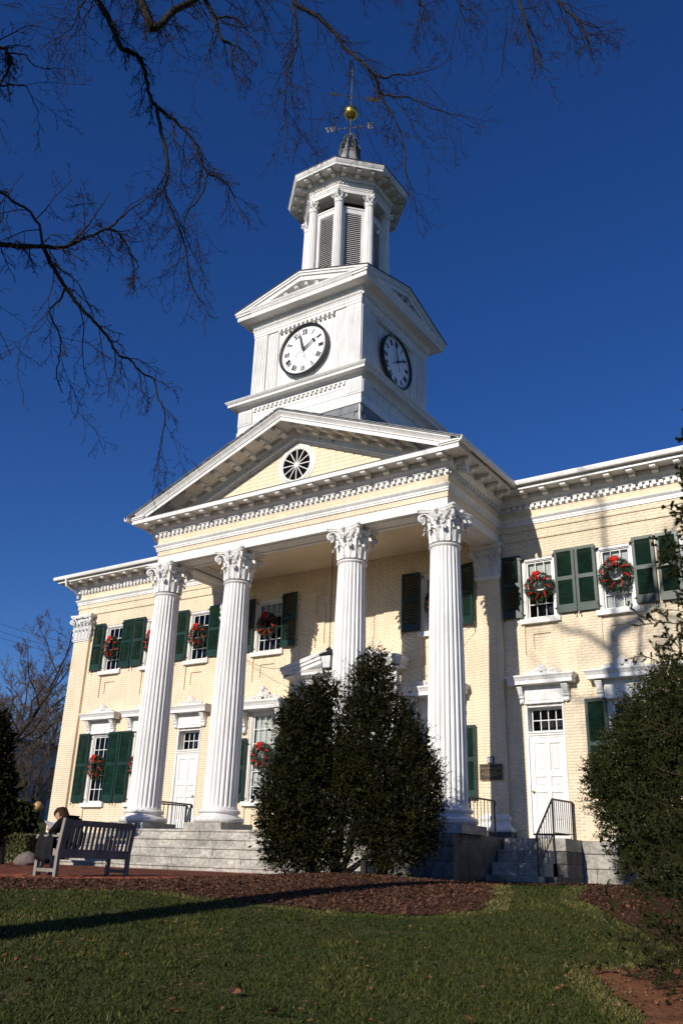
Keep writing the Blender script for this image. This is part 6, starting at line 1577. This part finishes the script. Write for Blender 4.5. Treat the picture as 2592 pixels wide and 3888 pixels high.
# twigs
P0, R0 = [], []
for P, R in limbs:
    n = len(P); L = sum((P[i + 1] - P[i]).length for i in range(n - 1)); k = max(1, int(L / .55))
    for q in range(k):
        a = int(q * (n - 5) / max(1, k)); seg = [P[min(n - 1, a + int(i * max(1, (n / k) / 4)))] for i in range(5)]
        P0.append([list(v) for v in seg]); R0.append([R[min(n - 1, a + int(i * max(1, (n / k) / 4)))] for i in range(5)])
P0 = np.array(P0); R0 = np.minimum(np.array(R0), .018)
ok = np.linalg.norm(P0[:, -1] - P0[:, 0], axis=1) > .08; P0, R0 = P0[ok], R0[ok]
A1, B1 = spawn(P0, R0, 3, gt, 1.45, .75, (0.05, .15, -.35), .055, .22, .5, .4, 1.3, 1.25); B1 = np.clip(B1, .0035, .011)
A2, B2 = spawn(A1, B1, 5, gt, .52, .8, (0, 0, -.22), .07, .15, .7, .4, 1.2); B2 = np.clip(B2, .0028, .006)
A3, B3 = spawn(A2, B2, 4, gt, .45, .9, (0, 0, -.1), .08, .1, .75, .35, 1.2); B3 = np.clip(B3, .0024, .0045)
A4, B4 = spawn(A3, B3, 1, gt, .5, .9, (0, 0, .1), .07, .0, .8, .3, 1.1); B4 = np.clip(B4, .0022, .0035)
V, F = tubes_np(np.concatenate([A1, A2, A3, A4]), np.concatenate([B1, B2, B3, B4])); V = V - np.array(TB)
tag(link('twigs', npmesh('twigs', V, F, TWIG), big), kind='stuff')

def bare_tree(base, H, seed, label, lean=(0, 0), n1=9, spread=.9, r=None, m=TWIG, tm_=BARK, group='bare trees behind the hall', dens=1.0, cat='tree', tw=1.0):
    g = np.random.default_rng(seed); base = Vector(base); t = thing('bare_tree', label, cat, base, 0, group); r = r or H * .016
    tp = smooth_path([(0, 0, -.3), (lean[0] * .3 + g.normal(0, .1), lean[1] * .3, H * .25), (lean[0] * .7, lean[1] * .7, H * .5), (lean[0], lean[1], H * .85)], 13)
    MB().tube(tp, [r * (1 - .85 * i / 12) for i in range(13)], 8).build('trunk', tm_, t, 1.0)
    p = np.array([list(tp[3 + (i * 9) // n1]) for i in range(n1)]); az = np.arange(n1) * 2.4 + g.uniform(0, 1, n1); u = np.linspace(0, 1, n1)
    d = unit(np.stack([np.cos(az) * spread, np.sin(az) * spread, .55 + .75 * u], 1)); L = H * (.50 - .22 * u) * g.uniform(.8, 1.15, n1)
    A, Bq = wiggle(p, d, L, g, .05, -.06), None; R = (r * .42 * (1 - .5 * u))[:, None] * np.linspace(1, .3, 5)[None]
    a1, b1 = spawn(A, R, 7, g, .55, .8, (0, 0, .35), .06, -.05, .6); a2, b2 = spawn(a1, b1, int(7 * dens), g, .55, .85, (0, 0, .3), .07, -.03, .65); a3, b3 = spawn(a2, b2, int(6 * dens), g, .55, .9, (0, 0, .2), .08, 0, .7)
    b2 = np.maximum(b2, .006 * tw * H / 12); b3 = np.maximum(b3 * .8, .004 * tw * H / 12)
    V, F = tubes_np(A, R, 5); link('limbs', npmesh('limbs', V, F, tm_), t)
    V, F = tubes_np(np.concatenate([a1, a2, a3]), np.concatenate([b1, b2, b3])); tag(link('twigs', npmesh('twigs', V, F, m), t), kind='stuff')
    return t
BG = ((-170, 48, 2270, 'bare tree leaning in at the left edge, tallest of the background trees', (3.2, 2.6), 3, 1.3), (95, 62, 2540, 'bare tree just left of the building corner', (0, 0), 9, 1.5), (10, 70, 2480, 'bare tree behind the leaning one, mid distance', (0, 0), 14, 1.5), (-60, 64, 2560, 'bare tree above the white house', (.5, 0), 22, 1.5), (140, 80, 2560, 'farthest bare tree seen over the house roof', (0, 0), 31, 1.5), (30, 47, 2740, 'low bare tree in front of the white house', (0, 0), 41, 1.6), (110, 50, 2700, 'small bare tree between the house and the hall corner', (0, 0), 57, 1.6), (-20, 42, 2850, 'low brown thicket tree left of the white house window', (0, 0), 63, 1.7), (75, 44, 2820, 'low brown tree standing right before the white house', (0, 0), 71, 1.7), (150, 66, 2620, 'bare tree close behind the hall corner', (0, 0), 83, 1.6), (60, 88, 2600, 'distant bare tree between the taller ones', (0, 0), 91, 1.6))
for i, (px_, d_, topy, lb, ln2, sd, dn) in enumerate(BG):
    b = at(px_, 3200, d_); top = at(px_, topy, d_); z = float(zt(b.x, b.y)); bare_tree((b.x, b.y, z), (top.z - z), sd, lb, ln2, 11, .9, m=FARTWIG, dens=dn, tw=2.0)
# ---- spruce at the right edge
SB0 = at(2926, 3500, 8.6); SB0.z = float(zt(SB0.x, SB0.y)); gs = np.random.default_rng(19)
sp = thing('spruce_tree', 'spruce at the right edge with needled boughs reaching into the picture', 'tree', SB0)
HS = 5.6; MB().tube([(0, 0, -.2), (.02, 0, 2), (0, .02, 4), (0, 0, HS)], [.13, .10, .06, .006], 10).build('trunk', BARK, sp, 1.0)
nb = 185; z = .12 + (HS - .3) * np.linspace(0, 1, nb) ** 1.3; az = np.arange(nb) * 2.39996 + gs.normal(0, .2, nb); Rr = 1.38 * np.clip(1 - z / (HS + .1), .02, 1) ** .85 * gs.uniform(.70, 1.12, nb)
p = np.stack([0 * z, 0 * z, z], 1); dirs = unit(np.stack([np.cos(az), np.sin(az), .02 + .05 * z], 1)); A = wiggle(p, dirs, Rr, gs, .03, .10); A[..., 2] += (Rr[:, None] * .16 * K5[0, :, 0] ** 4)
Rb = np.full((nb, 5), .010) * np.linspace(1, .3, 5); a1, b1 = spawn(A, Rb, 11, gs, .42, .75, (0, 0, .0), .03, .03, .6, .4, 1.1); a2, b2 = spawn(a1, b1, 3, gs, .5, .8, (0, 0, .1), .03, .0, .7, .4, 1.)
V, F = tubes_np(np.concatenate([A, a1, a2]), np.concatenate([Rb, np.clip(b1, .002, .005), np.clip(b2, .0018, .003)])); link('boughs', npmesh('boughs', V, F, mat('spruce_bark', (.055, .036, .022), .9, spec=.1)), sp)
Q = np.concatenate([A[:, 1:], a1[:, :4], a1[:, 1:], a2[:, :4], a2[:, 1:]]); per = 19
n = len(Q); idx = np.repeat(np.arange(n), per * 3); u = gs.random(len(idx)) * 3; i = np.minimum(u.astype(int), 2); w = (u - i)[:, None]; C = Q[idx, i] * (1 - w) + Q[idx, i + 1] * w; t_ = unit(Q[idx, i + 1] - Q[idx, i] + 1e-6)
Dn = unit(t_ * .75 + unit(np.cross(t_, gs.normal(0, 1, C.shape))) * .8 + np.array([0, 0, .15])); Wn = unit(np.cross(Dn, gs.normal(0, 1, C.shape))) * .0022; Ln = gs.uniform(.016, .028, len(C))[:, None]
V = np.stack([C - Wn, C + Wn, C + Dn * Ln], 1).reshape(-1, 3)
tag(link('needles', npmesh('needles', V, np.arange(len(V)).reshape(-1, 3), SPRUCE), sp), kind='stuff')

# ---- overhead wires at the left
for i, ((x0, y0, d0), (x1, y1, d1), lb) in enumerate((((-250, 2290, 62), (420, 2480, 78), 'highest overhead wire left of the hall'), ((-250, 2318, 62), (420, 2510, 78), 'middle overhead wire left of the hall'), ((-250, 2345, 62), (420, 2528, 78), 'third overhead wire left of the hall'), ((-250, 2718, 42), (420, 2862, 62), 'lowest overhead wire, crossing the bare trees'))):
    a, b = at(x0, y0, d0), at(x1, y1, d1); P = [a.lerp(b, k / 16) - Vector((0, 0, .5 * 4 * (k / 16) * (1 - k / 16))) + Vector((0, 0, .3)) for k in range(17)]
    tag(MB().tube(P, (.013 if i < 3 else .018), 4).build('overhead_wire', IRON), lb, 'wire', 'overhead wires')
# tree stump stub in the mulch beside the bush
p = gnd(at(1380, 3325, 16.6)); tag(MB().lathe([(.07, 0), (.062, .05), (.06, .26), (.05, .275)], 9).build('post_stub', BARK, None, .8, p), 'short dark post stub in the mulch below the bush', 'post')
